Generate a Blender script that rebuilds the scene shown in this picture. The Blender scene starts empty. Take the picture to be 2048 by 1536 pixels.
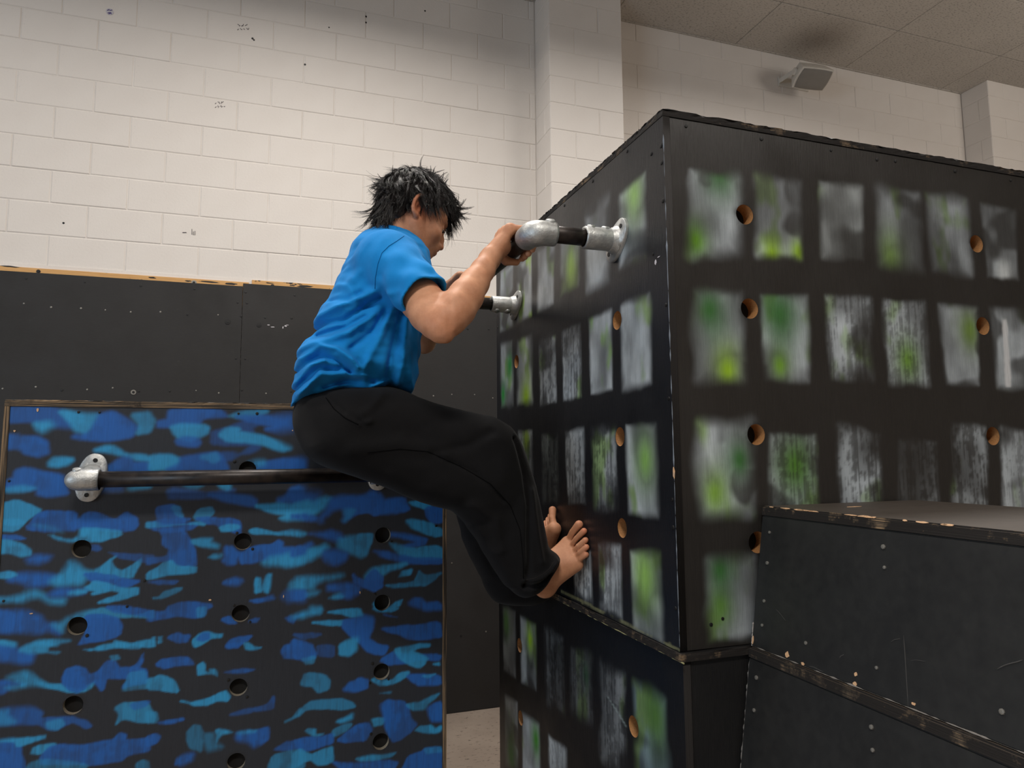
import bpy, bmesh, math, random
import numpy as np
from mathutils import Vector, Matrix

rng = np.random.default_rng(7)
random.seed(7)
SC = bpy.context.scene
COL = SC.collection
Z0 = 1.704                        # lens height above the floor

# ------------------------------------------------------------------ camera
FPX, YAW, PIT, ROL = 1385.98, 0.329587, 0.101739, -0.0086643
_fw = np.array([math.sin(YAW)*math.cos(PIT), math.cos(YAW)*math.cos(PIT), math.sin(PIT)])
_r0 = np.array([math.cos(YAW), -math.sin(YAW), 0.0])
_u0 = np.cross(_r0, _fw)
_r = math.cos(ROL)*_r0 + math.sin(ROL)*_u0
_u = -math.sin(ROL)*_r0 + math.cos(ROL)*_u0
cam_d = bpy.data.cameras.new('camera')
cam_d.sensor_fit = 'HORIZONTAL'; cam_d.sensor_width = 36.0
cam_d.lens = FPX/2048*36.0
cam_d.clip_start = 0.05; cam_d.clip_end = 60
cam = bpy.data.objects.new('camera', cam_d)
cam.matrix_world = Matrix(((_r[0], _u[0], -_fw[0], 0), (_r[1], _u[1], -_fw[1], 0), (_r[2], _u[2], -_fw[2], Z0), (0, 0, 0, 1)))
COL.objects.link(cam); SC.camera = cam

# ------------------------------------------------------------------ light and exposure
SC.view_settings.view_transform = 'Standard'
SC.view_settings.look = 'None'
SC.view_settings.gamma = 1.0
SC.view_settings.use_curve_mapping = False
SC.view_settings.exposure = 0.18
W = bpy.data.worlds.new('world'); SC.world = W; W.use_nodes = True
W.node_tree.nodes['Background'].inputs[0].default_value = (0.75, 0.87, 1.0, 1)
W.node_tree.nodes['Background'].inputs[1].default_value = 0.22

def area(name, loc, tgt, sx, sy, power, col=(1, 0.945, 0.885), spread=180):
    d = bpy.data.lights.new(name, 'AREA'); d.shape = 'RECTANGLE'; d.size = sx; d.size_y = sy
    d.energy = power; d.color = col; d.spread = math.radians(spread)
    o = bpy.data.objects.new(name, d); COL.objects.link(o)
    o.location = loc
    v = Vector(tgt) - Vector(loc)
    o.rotation_euler = v.to_track_quat('-Z', 'Y').to_euler()
    return o
area('ceiling_lamp', (0.3, 2.7, 5.05), (0.3, 2.7, 0), 1.2, 0.6, 62, spread=165)
area('ceiling_lamp', (-2.3, 2.6, 5.05), (-2.3, 2.6, 0), 1.2, 0.6, 26, spread=165)
area('ceiling_lamp', (3.5, 2.4, 5.05), (3.5, 2.4, 0), 1.2, 0.6, 62, spread=165)
pl = bpy.data.lights.new('hanging_lamp', 'POINT'); pl.energy = 75; pl.color = (1, 0.93, 0.85); pl.shadow_soft_size = 0.7
plo = bpy.data.objects.new('hanging_lamp', pl); COL.objects.link(plo); plo.location = (6.4, 1.7, 4.65)
area('ceiling_lamp', (-0.6, -1.3, 5.05), (-0.6, -1.3, 0), 1.2, 0.6, 110, spread=165)
area('ceiling_lamp', (3.2, -1.6, 5.05), (3.2, -1.6, 0), 1.2, 0.6, 50, spread=165)
area('daylight_opening', (-6.5, -1.5, 2.3), (0.5, 1.8, 1.5), 3.0, 2.4, 120, col=(0.72, 0.86, 1.0))

# ------------------------------------------------------------------ helpers
def ray(x, y):
    return _r*(x-1024)/FPX - _u*(y-768)/FPX + _fw
def at(x, y, ax, val):
    """point of the place seen at (x, y) of the photograph and lying on the plane axis = val (z measured from the floor)"""
    d = ray(x, y); v = val - Z0 if ax == 2 else val
    p = d*(v/d[ax]); return np.array([p[0], p[1], p[2]+Z0])
def atY(x, y, Y): return at(x, y, 1, Y)

def tag(o, label=None, cat=None, group=None, kind=None):
    if label: o['label'] = label
    if cat: o['category'] = cat
    if group: o['group'] = group
    if kind: o['kind'] = kind
    return o
def empty(name, loc=(0, 0, 0)):
    o = bpy.data.objects.new(name, None); o.location = loc; o.empty_display_size = 0.1
    COL.objects.link(o); return o
def link_mesh(name, me, mat=None, parent=None, smooth=False):
    o = bpy.data.objects.new(name, me); COL.objects.link(o)
    if mat is not None and len(me.materials) == 0: me.materials.append(mat)
    if parent is not None:
        o.parent = parent
        pm = parent.matrix_basis
        if parent.parent is not None: pm = parent.parent.matrix_basis @ pm
        o.location = -pm.to_translation()
    if smooth: me.shade_smooth()
    return o
def mesh_np(name, v, f, mat=None, parent=None, smooth=False):
    """v: (n,3); f: list of tuples or (m,k) array of world coordinates"""
    me = bpy.data.meshes.new(name)
    if isinstance(f, np.ndarray):
        n = len(v); m, k = f.shape
        me.vertices.add(n); me.vertices.foreach_set('co', np.asarray(v, np.float32).ravel())
        me.loops.add(m*k); me.loops.foreach_set('vertex_index', f.astype(np.int32).ravel())
        me.polygons.add(m); me.polygons.foreach_set('loop_start', np.arange(0, m*k, k, dtype=np.int32))
        me.polygons.foreach_set('loop_total', np.full(m, k, np.int32))
        me.update(calc_edges=True); me.validate()
    else:
        me.from_pydata([tuple(map(float, p)) for p in v], [], f); me.update()
    return link_mesh(name, me, mat, parent, smooth)
def bm_obj(name, bm, mat, parent=None, smooth=False):
    me = bpy.data.meshes.new(name); bmesh.ops.recalc_face_normals(bm, faces=bm.faces); bm.to_mesh(me); bm.free()
    return link_mesh(name, me, mat, parent, smooth)
def add_box(bm, lo, hi, bevel=0.0):
    lo, hi = np.array(lo, float), np.array(hi, float)
    r = bmesh.ops.create_cube(bm, size=1.0)
    for v in r['verts']:
        v.co = Vector((lo + hi)/2 + np.array(v.co)*(hi-lo))
    if bevel:
        es = list({e for v in r['verts'] for e in v.link_edges})
        bmesh.ops.bevel(bm, geom=es, offset=bevel, segments=1, affect='EDGES')
def box(name, lo, hi, mat, parent=None, bevel=0.0):
    bm = bmesh.new(); add_box(bm, lo, hi, bevel); return bm_obj(name, bm, mat, parent)
def add_hexa(bm, pts):
    """8 corners: bottom four (ccw) then top four"""
    vs = [bm.verts.new(tuple(map(float, p))) for p in pts]
    for q in ((3, 2, 1, 0), (4, 5, 6, 7), (0, 1, 5, 4), (1, 2, 6, 5), (2, 3, 7, 6), (3, 0, 4, 7)):
        bm.faces.new([vs[i] for i in q])
def tube_geo(path, rad, n=20, cap=True):
    P = np.array(path, float); m = len(P); R = np.broadcast_to(np.array(rad, float), (m,)).copy()
    T = np.gradient(P, axis=0); T /= np.linalg.norm(T, axis=1)[:, None]
    a = np.array([0, 0, 1.0]) if abs(T[0][2]) < 0.9 else np.array([0, 1.0, 0])
    N = np.cross(T[0], a); N /= np.linalg.norm(N)
    vs = []
    for i in range(m):
        N = N - T[i]*(N@T[i]); N /= np.linalg.norm(N); B = np.cross(T[i], N)
        for j in range(n):
            t = 2*math.pi*j/n
            vs.append(P[i] + R[i]*(math.cos(t)*N + math.sin(t)*B))
    fs = []
    for i in range(m-1):
        for j in range(n):
            k = (j+1) % n
            fs.append((i*n+j, i*n+k, (i+1)*n+k, (i+1)*n+j))
    if cap:
        fs.append(tuple(range(n-1, -1, -1))); fs.append(tuple((m-1)*n+j for j in range(n)))
    return vs, fs
def tube(name, path, rad, mat, parent=None, n=24, smooth=True):
    vs, fs = tube_geo(path, rad, n)
    o = mesh_np(name, vs, fs, mat, parent)
    for p in o.data.polygons: p.use_smooth = len(p.vertices) == 4 and smooth
    return o
def join_geo(parts):
    V, F = [], []
    for v, f in parts:
        k = len(V); V += [tuple(p) for p in v]; F += [tuple(i+k for i in q) for q in f]
    return V, F
def discs_geo(centers, nrm, rad, t=0.0015, n=8):
    nrm = np.array(nrm, float); out = []
    for c in centers:
        r = rad*random.uniform(0.75, 1.15)
        c = np.array(c)
        out.append(tube_geo([c - nrm*t*0.5, c + nrm*t, c + nrm*t*1.3], [r, r*0.9, r*0.45], n))
    return join_geo(out)

# ------------------------------------------------------------------ materials
def srgb(r, g, b):
    def f(c):
        c /= 255.0
        return c/12.92 if c <= 0.04045 else ((c+0.055)/1.055)**2.4
    return (f(r), f(g), f(b), 1.0)
class NT:
    def __init__(s, name):
        s.m = bpy.data.materials.new(name); s.m.use_nodes = True; s.t = s.m.node_tree
        s.b = s.t.nodes['Principled BSDF']; s.co = None
    def n(s, typ, **kw):
        nd = s.t.nodes.new(typ)
        for k, v in kw.items(): setattr(nd, k, v)
        return nd
    def l(s, a, b): s.t.links.new(a, b)
    def coord(s, scale=(1, 1, 1), loc=(0, 0, 0)):
        if s.co is None: s.co = s.n('ShaderNodeTexCoord')
        mp = s.n('ShaderNodeMapping'); mp.inputs['Scale'].default_value = scale; mp.inputs['Location'].default_value = loc
        s.l(s.co.outputs['Object'], mp.inputs['Vector']); return mp.outputs[0]
    def noise(s, scale, detail=4, rough=0.55, sc=(1, 1, 1), loc=(0, 0, 0)):
        nd = s.n('ShaderNodeTexNoise'); nd.inputs['Scale'].default_value = scale
        nd.inputs['Detail'].default_value = detail; nd.inputs['Roughness'].default_value = rough
        s.l(s.coord(sc, loc), nd.inputs['Vector']); return nd.outputs['Fac']
    def ramp(s, fac, stops):
        nd = s.n('ShaderNodeValToRGB'); e = nd.color_ramp.elements
        while len(e) < len(stops): e.new(0.5)
        for i, (p, c) in enumerate(stops):
            e[i].position = p; e[i].color = c if len(c) == 4 else (*c, 1)
        s.l(fac, nd.inputs['Fac']); return nd.outputs['Color']
    def mix(s, fac, a, b, mode='MIX'):
        nd = s.n('ShaderNodeMix', data_type='RGBA', blend_type=mode)
        for inp, v in ((nd.inputs['Factor'], fac), (nd.inputs[6], a), (nd.inputs[7], b)):
            if hasattr(v, 'links') or isinstance(v, bpy.types.NodeSocket): s.l(v, inp)
            else: inp.default_value = v
        return nd.outputs[2]
    def bump(s, h, strength=0.3, dist=0.002):
        nd = s.n('ShaderNodeBump'); nd.inputs['Strength'].default_value = strength; nd.inputs['Distance'].default_value = dist
        s.l(h, nd.inputs['Height']); s.l(nd.outputs[0], s.b.inputs['Normal'])
    def set(s, base=None, rough=None, metal=None, spec=None):
        for key, v in (('Base Color', base), ('Roughness', rough), ('Metallic', metal), ('Specular IOR Level', spec)):
            if v is None: continue
            if isinstance(v, bpy.types.NodeSocket): s.l(v, s.b.inputs[key])
            else: s.b.inputs[key].default_value = v
        return s.m
BW = [(0, (0, 0, 0)), (1, (1, 1, 1))]
def g(v): return (v, v, v, 1)

def m_block():
    t = NT('painted_block')
    big = t.ramp(t.noise(1.3, 3), [(0.3, srgb(222, 214, 206)), (0.7, srgb(232, 226, 219))])
    pit = t.ramp(t.noise(95, 2, 0.5), [(0.27, g(0.55)), (0.34, g(1))])
    patch = t.ramp(t.noise(2.1, 3, 0.6, loc=(3, 1, 2)), [(0.42, g(0)), (0.6, g(1))])
    c = t.mix(patch, big, t.mix(1.0, big, pit, 'MULTIPLY'))
    t.bump(t.noise(60, 4, 0.65), 0.28, 0.004)
    return t.set(c, 0.62, spec=0.3)
def m_mortar():
    t = NT('painted_mortar'); t.bump(t.noise(70, 4), 0.3, 0.004)
    return t.set(t.ramp(t.noise(4, 3), [(0.3, srgb(214, 206, 198)), (0.7, srgb(230, 223, 216))]), 0.7, spec=0.3)
def m_ceiling():
    t = NT('acoustic_tile')
    fis = t.ramp(t.noise(85, 3, 0.6, sc=(0.55, 1.2, 1)), [(0.36, g(0.62)), (0.46, g(1))])
    base = t.ramp(t.noise(1.5, 3), [(0.3, srgb(186, 180, 172)), (0.7, srgb(196, 190, 182))])
    c = t.mix(1.0, base, fis, 'MULTIPLY')
    # soot stain on the tile above the speaker
    ge = t.n('ShaderNodeNewGeometry'); vm = t.n('ShaderNodeVectorMath', operation='DISTANCE')
    t.l(ge.outputs['Position'], vm.inputs[0]); vm.inputs[1].default_value = (4.30, 4.42, Z0+3.487)
    st = t.ramp(vm.outputs['Value'], [(0.04, g(0.42)), (0.4, g(0.0))])
    c = t.mix(st, c, srgb(90, 74, 55))
    t.bump(t.noise(85, 3, 0.6, sc=(0.55, 1.2, 1)), 0.5, 0.004)
    return t.set(c, 0.9, spec=0.1)
def m_floor():
    t = NT('scuffed_floor')
    base = t.ramp(t.noise(3, 5), [(0.3, srgb(140, 126, 114)), (0.7, srgb(156, 142, 129))])
    sc = t.ramp(t.noise(24, 5, 0.7, sc=(1, 2.2, 1)), [(0.585, g(0)), (0.64, g(0.75))])
    c = t.mix(sc, base, srgb(62, 54, 50))
    return t.set(c, 0.6)
def m_black(name='black_paint', col=(30, 29, 29), col2=(38, 36, 35), rough=0.42, grain=(30, 1, 1), bstr=0.25, spec=0.5):
    t = NT(name)
    gr = t.noise(14, 5, 0.6, sc=grain)
    c = t.ramp(gr, [(0.3, srgb(*col)), (0.7, srgb(*col2))])
    scr = t.ramp(t.noise(9, 6, 0.75, sc=(1, 1, 1), loc=(5, 2, 1)), [(0.66, g(0)), (0.8, g(0.35))])
    c = t.mix(scr, c, srgb(92, 88, 86))
    t.bump(gr, bstr, 0.002)
    r = t.ramp(t.noise(5, 4), [(0.3, g(rough-0.06)), (0.7, g(rough+0.1))])
    return t.set(c, r, spec=spec)
def m_paint(name, rough=0.4, bstr=0.35, grain=(45, 45, 2.2)):
    """reads the sprayed artwork from the board's own colour layer, adds wood grain"""
    t = NT(name)
    at_ = t.n('ShaderNodeAttribute'); at_.attribute_name = 'paint'
    gr = t.noise(9, 5, 0.6, sc=grain)
    k = t.ramp(gr, [(0.3, g(0.86)), (0.7, g(1.08))])
    c = t.mix(1.0, at_.outputs['Color'], k, 'MULTIPLY')
    t.bump(gr, bstr, 0.0016)
    r = t.ramp(t.noise(6, 4), [(0.3, g(rough-0.05)), (0.7, g(rough+0.1))])
    return t.set(c, r, spec=0.5)
def m_plyedge(name='worn_ply_edge', along='X', tan=0.5):
    t = NT(name)
    sc = {'X': (2, 2, 160), 'V': (160, 160, 2)}[along]
    lam = t.noise(3.0, 3, 0.6, sc=sc)
    c = t.ramp(lam, [(0.35, srgb(40, 37, 34)), (0.5, srgb(84, 74, 63)), (0.66, srgb(168, 138, 104))])
    wear = t.ramp(t.noise(13, 5, 0.7), [(tan, g(0)), (tan+0.12, g(1))])
    c = t.mix(wear, srgb(38, 35, 33), c)
    t.bump(lam, 0.5, 0.002)
    return t.set(c, 0.78, spec=0.2)
def m_wood(name, a, b, sc=(3, 40, 40), rough=0.6):
    t = NT(name); gr = t.noise(6, 5, 0.6, sc=sc)
    t.bump(gr, 0.3, 0.001)
    return t.set(t.ramp(gr, [(0.3, srgb(*a)), (0.7, srgb(*b))]), rough)
def m_strip():
    t = NT('bare_wood_strip'); gr = t.noise(5, 4, 0.6, sc=(2, 30, 60))
    c = t.ramp(gr, [(0.3, srgb(196, 146, 88)), (0.7, srgb(222, 174, 112))])
    bl = t.ramp(t.noise(5.5, 4, 0.6, sc=(1, 1, 3), loc=(2.3, 0, 1)), [(0.62, g(0)), (0.64, g(1))])
    return t.set(t.mix(bl, c, srgb(40, 36, 34)), 0.65)
def m_galv():
    t = NT('galvanised_iron')
    n1 = t.noise(150, 4, 0.7)
    c = t.ramp(t.noise(40, 4, 0.6), [(0.3, srgb(168, 170, 170)), (0.7, srgb(204, 204, 200))])
    t.bump(n1, 0.55, 0.002)
    return t.set(c, t.ramp(n1, [(0.3, g(0.38)), (0.7, g(0.54))]), 0.78)
def m_pipe():
    t = NT('black_pipe'); n1 = t.noise(18, 5, 0.65, sc=(1, 1, 1))
    c = t.ramp(n1, [(0.4, srgb(30, 27, 27)), (0.72, srgb(62, 52, 46))])
    return t.set(c, t.ramp(n1, [(0.3, g(0.3)), (0.7, g(0.48))]), 0.35)
def m_plain(name, c, rough=0.6, metal=0.0, bump=None, spec=0.5):
    t = NT(name)
    n1 = t.noise(12, 4)
    cc = t.ramp(n1, [(0.3, tuple(x*0.93 for x in srgb(*c)[:3])), (0.7, tuple(min(1, x*1.05) for x in srgb(*c)[:3]))])
    if bump: t.bump(t.noise(bump[0], 4, 0.6), bump[1], bump[2])
    return t.set(cc, rough, metal, spec)
def m_skin():
    t = NT('skin')
    at_ = t.n('ShaderNodeAttribute'); at_.attribute_name = 'tint'
    c = t.ramp(t.noise(20, 5, 0.65), [(0.3, srgb(186, 128, 94)), (0.7, srgb(216, 158, 122))])
    c = t.mix(1.0, c, at_.outputs['Color'], 'MULTIPLY')
    t.bump(t.noise(260, 3), 0.12, 0.001)
    t.b.inputs['Subsurface Weight'].default_value = 0.12
    t.b.inputs['Subsurface Radius'].default_value = (0.012, 0.005, 0.003)
    t.b.inputs['Subsurface Scale'].default_value = 0.5
    return t.set(c, 0.56, spec=0.4)
def m_cloth(name, a, b, weave=900, rough=0.9, bs=0.25):
    t = NT(name)
    c = t.ramp(t.noise(14, 5, 0.65), [(0.3, srgb(*a)), (0.7, srgb(*b))])
    t.bump(t.noise(weave, 2), bs, 0.0012)
    t.b.inputs['Sheen Weight'].default_value = 0.04
    return t.set(c, rough, spec=0.2)
def m_hair():
    t = NT('black_hair')
    return t.set(t.ramp(t.noise(30, 3), [(0.3, srgb(16, 13, 12)), (0.7, srgb(36, 30, 27))]), 0.33, spec=0.55)

M = dict(block=m_block(), mortar=m_mortar(), ceil=m_ceiling(), floor=m_floor(),
         ply=m_black('black_plywood', (29, 27, 26), (34, 32, 31), 0.6, (3, 1, 26), 0.12),
         boxblk=m_black('black_box_paint', (24, 24, 24), (32, 31, 31), 0.42, (26, 26, 2)),
         vault=m_black('black_vault_paint', (27, 27, 27), (37, 37, 36), 0.5, (3, 3, 3), 0.1),
         vaulttop=m_black('brown_vault_top', (62, 54, 47), (74, 65, 57), 0.55, (2, 20, 2), 0.15),
         art=m_paint('sprayed_box_board', 0.34), camo=m_paint('sprayed_camouflage_board', 0.5, 0.2),
         edgeh=m_plyedge('worn_ply_edge', 'X', 0.3), edgev=m_plyedge('worn_ply_edge_upright', 'V', 0.3),
         edgedark=m_plyedge('black_ply_edge', 'X', 0.54), edgedarkv=m_plyedge('black_ply_edge_upright', 'V', 0.66),
         bore=m_wood('bored_wood', (150, 104, 62), (186, 136, 86), (60, 60, 60)),
         boredark=m_wood('bored_panel_wood', (120, 112, 98), (160, 150, 134), (60, 60, 60)),
         strip=m_strip(), galv=m_galv(), pipe=m_pipe(),
         hollow=m_plain('box_inside_shade', (14, 12, 10), 0.9), screw=m_plain('screw_steel', (150, 146, 138), 0.4, 0.6),
         darkscrew=m_plain('black_screw', (16, 15, 15), 0.5), chip=m_wood('bare_wood_chip', (206, 160, 118), (226, 186, 146)),
         white=m_plain('white_plastic', (214, 209, 200), 0.5), grille=m_plain('grey_speaker_mesh', (134, 130, 124), 0.7, bump=(900, 0.5, 0.002)),
         skin=m_skin(), shirt=m_cloth('blue_cotton', (14, 124, 196), (24, 138, 212)), trouser=m_cloth('black_fleece', (11, 10, 11), (16, 15, 16), 500),
         hair=m_hair(), ink=m_plain('pen_ink', (70, 64, 72), 0.6), purple=m_plain('purple_ink', (70, 50, 130), 0.6),
         sticker=m_plain('paper_sticker', (205, 200, 205), 0.6), eyem=m_plain('eye_white', (200, 190, 180), 0.3), room=m_plain('far_room_paint', (150, 144, 138), 0.8),
         rubber=m_plain('nail', (212, 160, 132), 0.4))

# ------------------------------------------------------------------ room
H = 3.487 + Z0                    # ceiling height
DW = 4.7                          # distance to the block wall
CH, CL = 0.2006, 0.4115           # block course and length
def plane(name, pts, mat, kind='structure', parent=None):
    return tag(mesh_np(name, pts, [tuple(range(len(pts)))], mat, parent), kind=kind)
floor = plane('floor', [(-7, -4, 0), (9, -4, 0), (9, DW, 0), (-7, DW, 0)], M['floor'])
wl = box('wall_left', (-7.1, 1.5, 0), (-7, DW, H), M['room']); tag(wl, kind='structure')
wl2 = box('wall_right', (9, -4, 0), (9.1, DW, H), M['room']); tag(wl2, kind='structure')
wl3 = box('wall_front', (-7, -4.1, 0), (9, -4, H), M['room']); tag(wl3, kind='structure')

def block_mesh(w, h, d=0.03):
    key = 'block_%d_%d' % (round(w*1000), round(h*1000))
    if key in bpy.data.meshes: return bpy.data.meshes[key]
    g_, b = 0.003, 0.0040
    x0, x1, z0, z1 = g_, w-g_, g_, h-g_
    v = [(x0, d, z0), (x1, d, z0), (x1, d, z1), (x0, d, z1),
         (x0, 0.0024, z0), (x1, 0.0024, z0), (x1, 0.0024, z1), (x0, 0.0024, z1),
         (x0+b, 0, z0+b), (x1-b, 0, z0+b), (x1-b, 0, z1-b), (x0+b, 0, z1-b)]
    f = [(8, 9, 10, 11)]
    for k in range(4):
        j = (k+1) % 4
        f += [(4+k, 4+j, 8+j, 8+k), (k, j, 4+j, 4+k)]
    me = bpy.data.meshes.new(key); me.from_pydata(v, [], f); me.update(); me.materials.append(M['block'])
    return me
def put_block(parent, x, y, z, w, h, rz=0.0):
    o = bpy.data.objects.new('block', block_mesh(w, h)); COL.objects.link(o); o.parent = parent
    j = random.uniform(-0.0012, 0.0012)
    if rz == 0: o.location = (x, y+j, z)
    else: o.location = (x+j, y, z); o.rotation_euler = (0, 0, rz)
XP0, XP1, YP = 1.818, 2.413, 4.413        # first pilaster
XQ0, YQ = 6.287, 4.43                     # second pilaster
wb = box('wall_back', (-7.0, DW+0.0034, 0), (9, DW+0.1, H), M['mortar']); tag(wb, kind='structure')
def course(parent, k, xa, xb, y, phase, zmax=H):
    z = Z0 + 1.127 + CH*k
    h = min(CH, zmax - z)
    if h < 0.03: return
    x = phase - CL*math.ceil((phase-xa)/CL)
    while x < xb:
        a, b = max(x, xa), min(x+CL, xb)
        if b-a > 0.02: put_block(parent, a, y, z, round(b-a, 3), round(h, 3))
        x += CL
for k in range(-1, 12):
    ph = (-0.08 if k % 2 == 0 else -0.286) + random.uniform(-0.008, 0.008)
    course(wb, k, -2.75, XP0, DW, ph)
    if k >= 4: course(wb, k, XP1, XQ0, DW, ph + 0.1)
def pilaster(name, xa, xb, yf, k0, wsplit):
    p = box(name, (xa+0.0034, yf+0.0034, 0), (xb-0.0034, DW, H), M['mortar']); tag(p, kind='structure')
    for k in range(k0, 12):
        z = Z0 + 1.127 + CH*k; h = round(min(CH, H-z), 3)
        if h < 0.03: continue
        w = xb-xa; s = round(w*(wsplit if k % 2 else 1-wsplit), 3)
        put_block(p, xa, yf, z, s, h); put_block(p, xa+s, yf, z, round(w-s, 3), h)
        d = round(DW-yf, 3)
        if k % 2: put_block(p, xa, DW, z, d, h, -math.pi/2)
        else:
            a = round(d*0.62, 3); put_block(p, xa, DW, z, a, h, -math.pi/2); put_block(p, xa, DW-a, z, round(d-a, 3), h, -math.pi/2)
    return p
pilaster('wall_pilaster', XP0, XP1, YP, -1, 0.34)
pilaster('wall_pilaster', XQ0, XQ0+0.595, YQ, 4, 0.34)

# ceiling: boards laid in a grid, each one a part
ce = box('ceiling', (-7, -4, H+0.006), (9, DW, H+0.1), M['ceil']); tag(ce, kind='structure')
def ceil_tile(w, d):
    bm = bmesh.new(); add_box(bm, (0.002, 0.002, 0), (w-0.002, d-0.002, 0.012), 0.0025)
    me = bpy.data.meshes.new('ceiling_tile'); bm.to_mesh(me); bm.free(); me.materials.append(M['ceil']); return me
TW, TD = 1.18, 0.592
tm = ceil_tile(TW, TD)
for i in range(-3, 4):
    for j in range(0, 5):
        o = bpy.data.objects.new('ceiling_tile', tm); COL.objects.link(o); o.parent = ce
        o.location = (3.655 + TW*i, DW - TD*(j+1), H - random.uniform(0.0, 0.002))
        if j: o.rotation_euler = (random.uniform(-0.001, 0.001), 0, 0)
for i in range(-3, 4):
    for j in range(5, 15):
        o = bpy.data.objects.new('ceiling_tile', tm); COL.objects.link(o); o.parent = ce
        o.location = (3.655 + TW*i, DW - TD*(j+1), H)
# wall angle under the ceiling edge
box('trim_1', (XP1, DW-0.016, H-0.007), (XQ0, DW-0.001, H-0.001), M['ceil'])['kind'] = 'structure'
box('trim_2', (-4, DW-0.016, H-0.007), (XP0, DW-0.001, H-0.001), M['ceil'])['kind'] = 'structure'

# black plywood sheets and the bare strips above them, screwed to the wall
YS = DW - 0.03
sh = [(-2.62, -0.2185, 1.088), (-0.2165, XP0-0.003, 1.107)]
for a, b, zt in sh:
    box('plywood_sheet', (a, YS, 0.004), (b, YS+0.014, Z0+zt), M['ply'], wb, 0.0012)
box('wood_strip', (-2.62, DW-0.0155, Z0+0.95), (-0.183, DW-0.002, Z0+1.119), M['strip'], wb, 0.001)
box('wood_strip', (-0.165, DW-0.0155, Z0+0.95), (XP0-0.003, DW-0.002, Z0+1.137), M['strip'], wb, 0.001)
box('strip_gap', (-2.62, DW-0.006, Z0+1.1), (XP0-0.003, DW-0.001, Z0+1.142), M['block'], wb)
light, dark = [], []
for z in (0.89, 0.41, -0.26, -0.73, -1.2):
    x = -2.4
    while x < 1.75:
        (light if random.random() < 0.6 else dark).append((x + random.uniform(-0.01, 0.01), YS, Z0+z+random.uniform(-0.012, 0.012)))
        x += random.uniform(0.13, 0.17)
for x in (-0.245, -0.19):
    for z in (0.98, 0.62, 0.3): dark.append((x, YS, Z0+z))
for x in np.arange(-2.3, 1.7, 0.3): dark.append((x, YS, Z0+1.05))
v, f = discs_geo(light, (0, -1, 0), 0.0055)
tag(mesh_np('screw_heads', v, f, M['screw'], wb), kind='stuff')
v, f = discs_geo(dark, (0, -1, 0), 0.0075)
tag(mesh_np('dark_screw_heads', v, f, M['darkscrew'], wb), kind='stuff')
# washers on the strip, plugged screw and a torn patch on the sheet
for (x, y, yy, R_, mt) in ((388, 565.5, DW-0.0155, 0.016, 'screw'), (77, 543, DW-0.0155, 0.011, 'darkscrew'), (545, 572, DW-0.0155, 0.012, 'darkscrew'),
                           (267, 784.5, YS, 0.015, 'screw'), (455.5, 643.5, YS, 0.016, 'darkscrew'), (518, 650, YS, 0.014, 'darkscrew')):
    p = atY(x, y, yy)
    vs, fs = tube_geo([p+(0, 0.001, 0), p-(0, 0.003, 0)], R_, 14)
    vs2, fs2 = tube_geo([p, p-(0, 0.005, 0)], R_*0.5, 10)
    mesh_np('washer', vs, fs, M[mt], wb); mesh_np('bolt_head', vs2, fs2, M['darkscrew'], wb)
def blot(cx, cy, w, h, yy, mat):
    c = atY(cx, cy, yy); n = 13; rr = [random.uniform(0.6, 1.1) for _ in range(n)]; vs = []
    for dy in (0.0005, -0.0006): vs += [c + np.array((w*rr[i]*math.cos(2*math.pi*i/n), dy, h*rr[i]*math.sin(2*math.pi*i/n))) for i in range(n)]
    return vs, [tuple(range(2*n-1, n-1, -1))] + [(n+i, n+(i+1) % n, (i+1) % n, i) for i in range(n)]
v, f = join_geo([blot(x, y, w, h, DW-0.0155, None) for x, y, w, h in ((19, 533, 0.05, 0.005), (304, 555.5, 0.025, 0.006), (376, 562, 0.02, 0.005), (420, 564, 0.07, 0.005), (462, 568, 0.04, 0.008), (538, 566, 0.03, 0.004), (612, 573, 0.06, 0.008))])
tag(mesh_np('paint_blotches', v, f, M['darkscrew'], wb), kind='stuff')
v, f = join_geo([blot(x, y, w, h, YS, None) for x, y, w, h in ((537, 650, 0.010, 0.003), (546, 654, 0.014, 0.003), (571, 652, 0.008, 0.006), (566, 655, 0.004, 0.009), (575, 650, 0.01, 0.002))])
tag(mesh_np('torn_paint', v, f, M['sticker'], wb), kind='stuff')
# pen scribbles and a round sticker on the blocks
def scribble(x0, y0, pts, mat, w=0.0016):
    path = [atY(x0+a, y0+b, DW-0.0015) for a, b in pts]
    vs, fs = tube_geo(path, w, 5); return vs, fs
pen = []
for (cx, cy) in ((485, 50), (440, 205)):
    for row in range(2):
        x = -10
        while x < 9:
            n_ = random.randint(3, 5)
            pen.append(scribble(cx, cy + row*8, [(x+i*1.3, random.uniform(-2.5, 2.5) - x*0.04) for i in range(n_)], None))
            x += n_*1.3 + 1.5
v, f = join_geo(pen); tag(mesh_np('pen_scribble', v, f, M['ink'], wb), kind='stuff')
p = atY(219.5, 23.5, DW-0.002)
vs, fs = tube_geo([p+(0, 0.004, 0), p-(0, 0.001, 0)], 0.022, 20); mesh_np('round_sticker', vs, fs, M['sticker'], wb)
pp = [scribble(219.5, 23.5, q, None, 0.0022) for q in (((-5, -2), (-1, -4), (1, -2), (5, -3)), ((-4, 3), (0, 2), (4, 5)), ((-2, 5), (3, 2)))]
v, f = join_geo([(np.array(a)-(0, 0.0025, 0), b) for a, b in pp]); mesh_np('sticker_mark', v, f, M['purple'], wb)
pp = [scribble(369, 465, [(-4, 0), (4, 0)], None, 0.0022), scribble(387, 466, [(-3, 3), (-3, -8)], None), scribble(387, 466, [(0, 4), (0, -3)], None), scribble(387, 466, [(3, 4), (3, -4)], None)]
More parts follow.
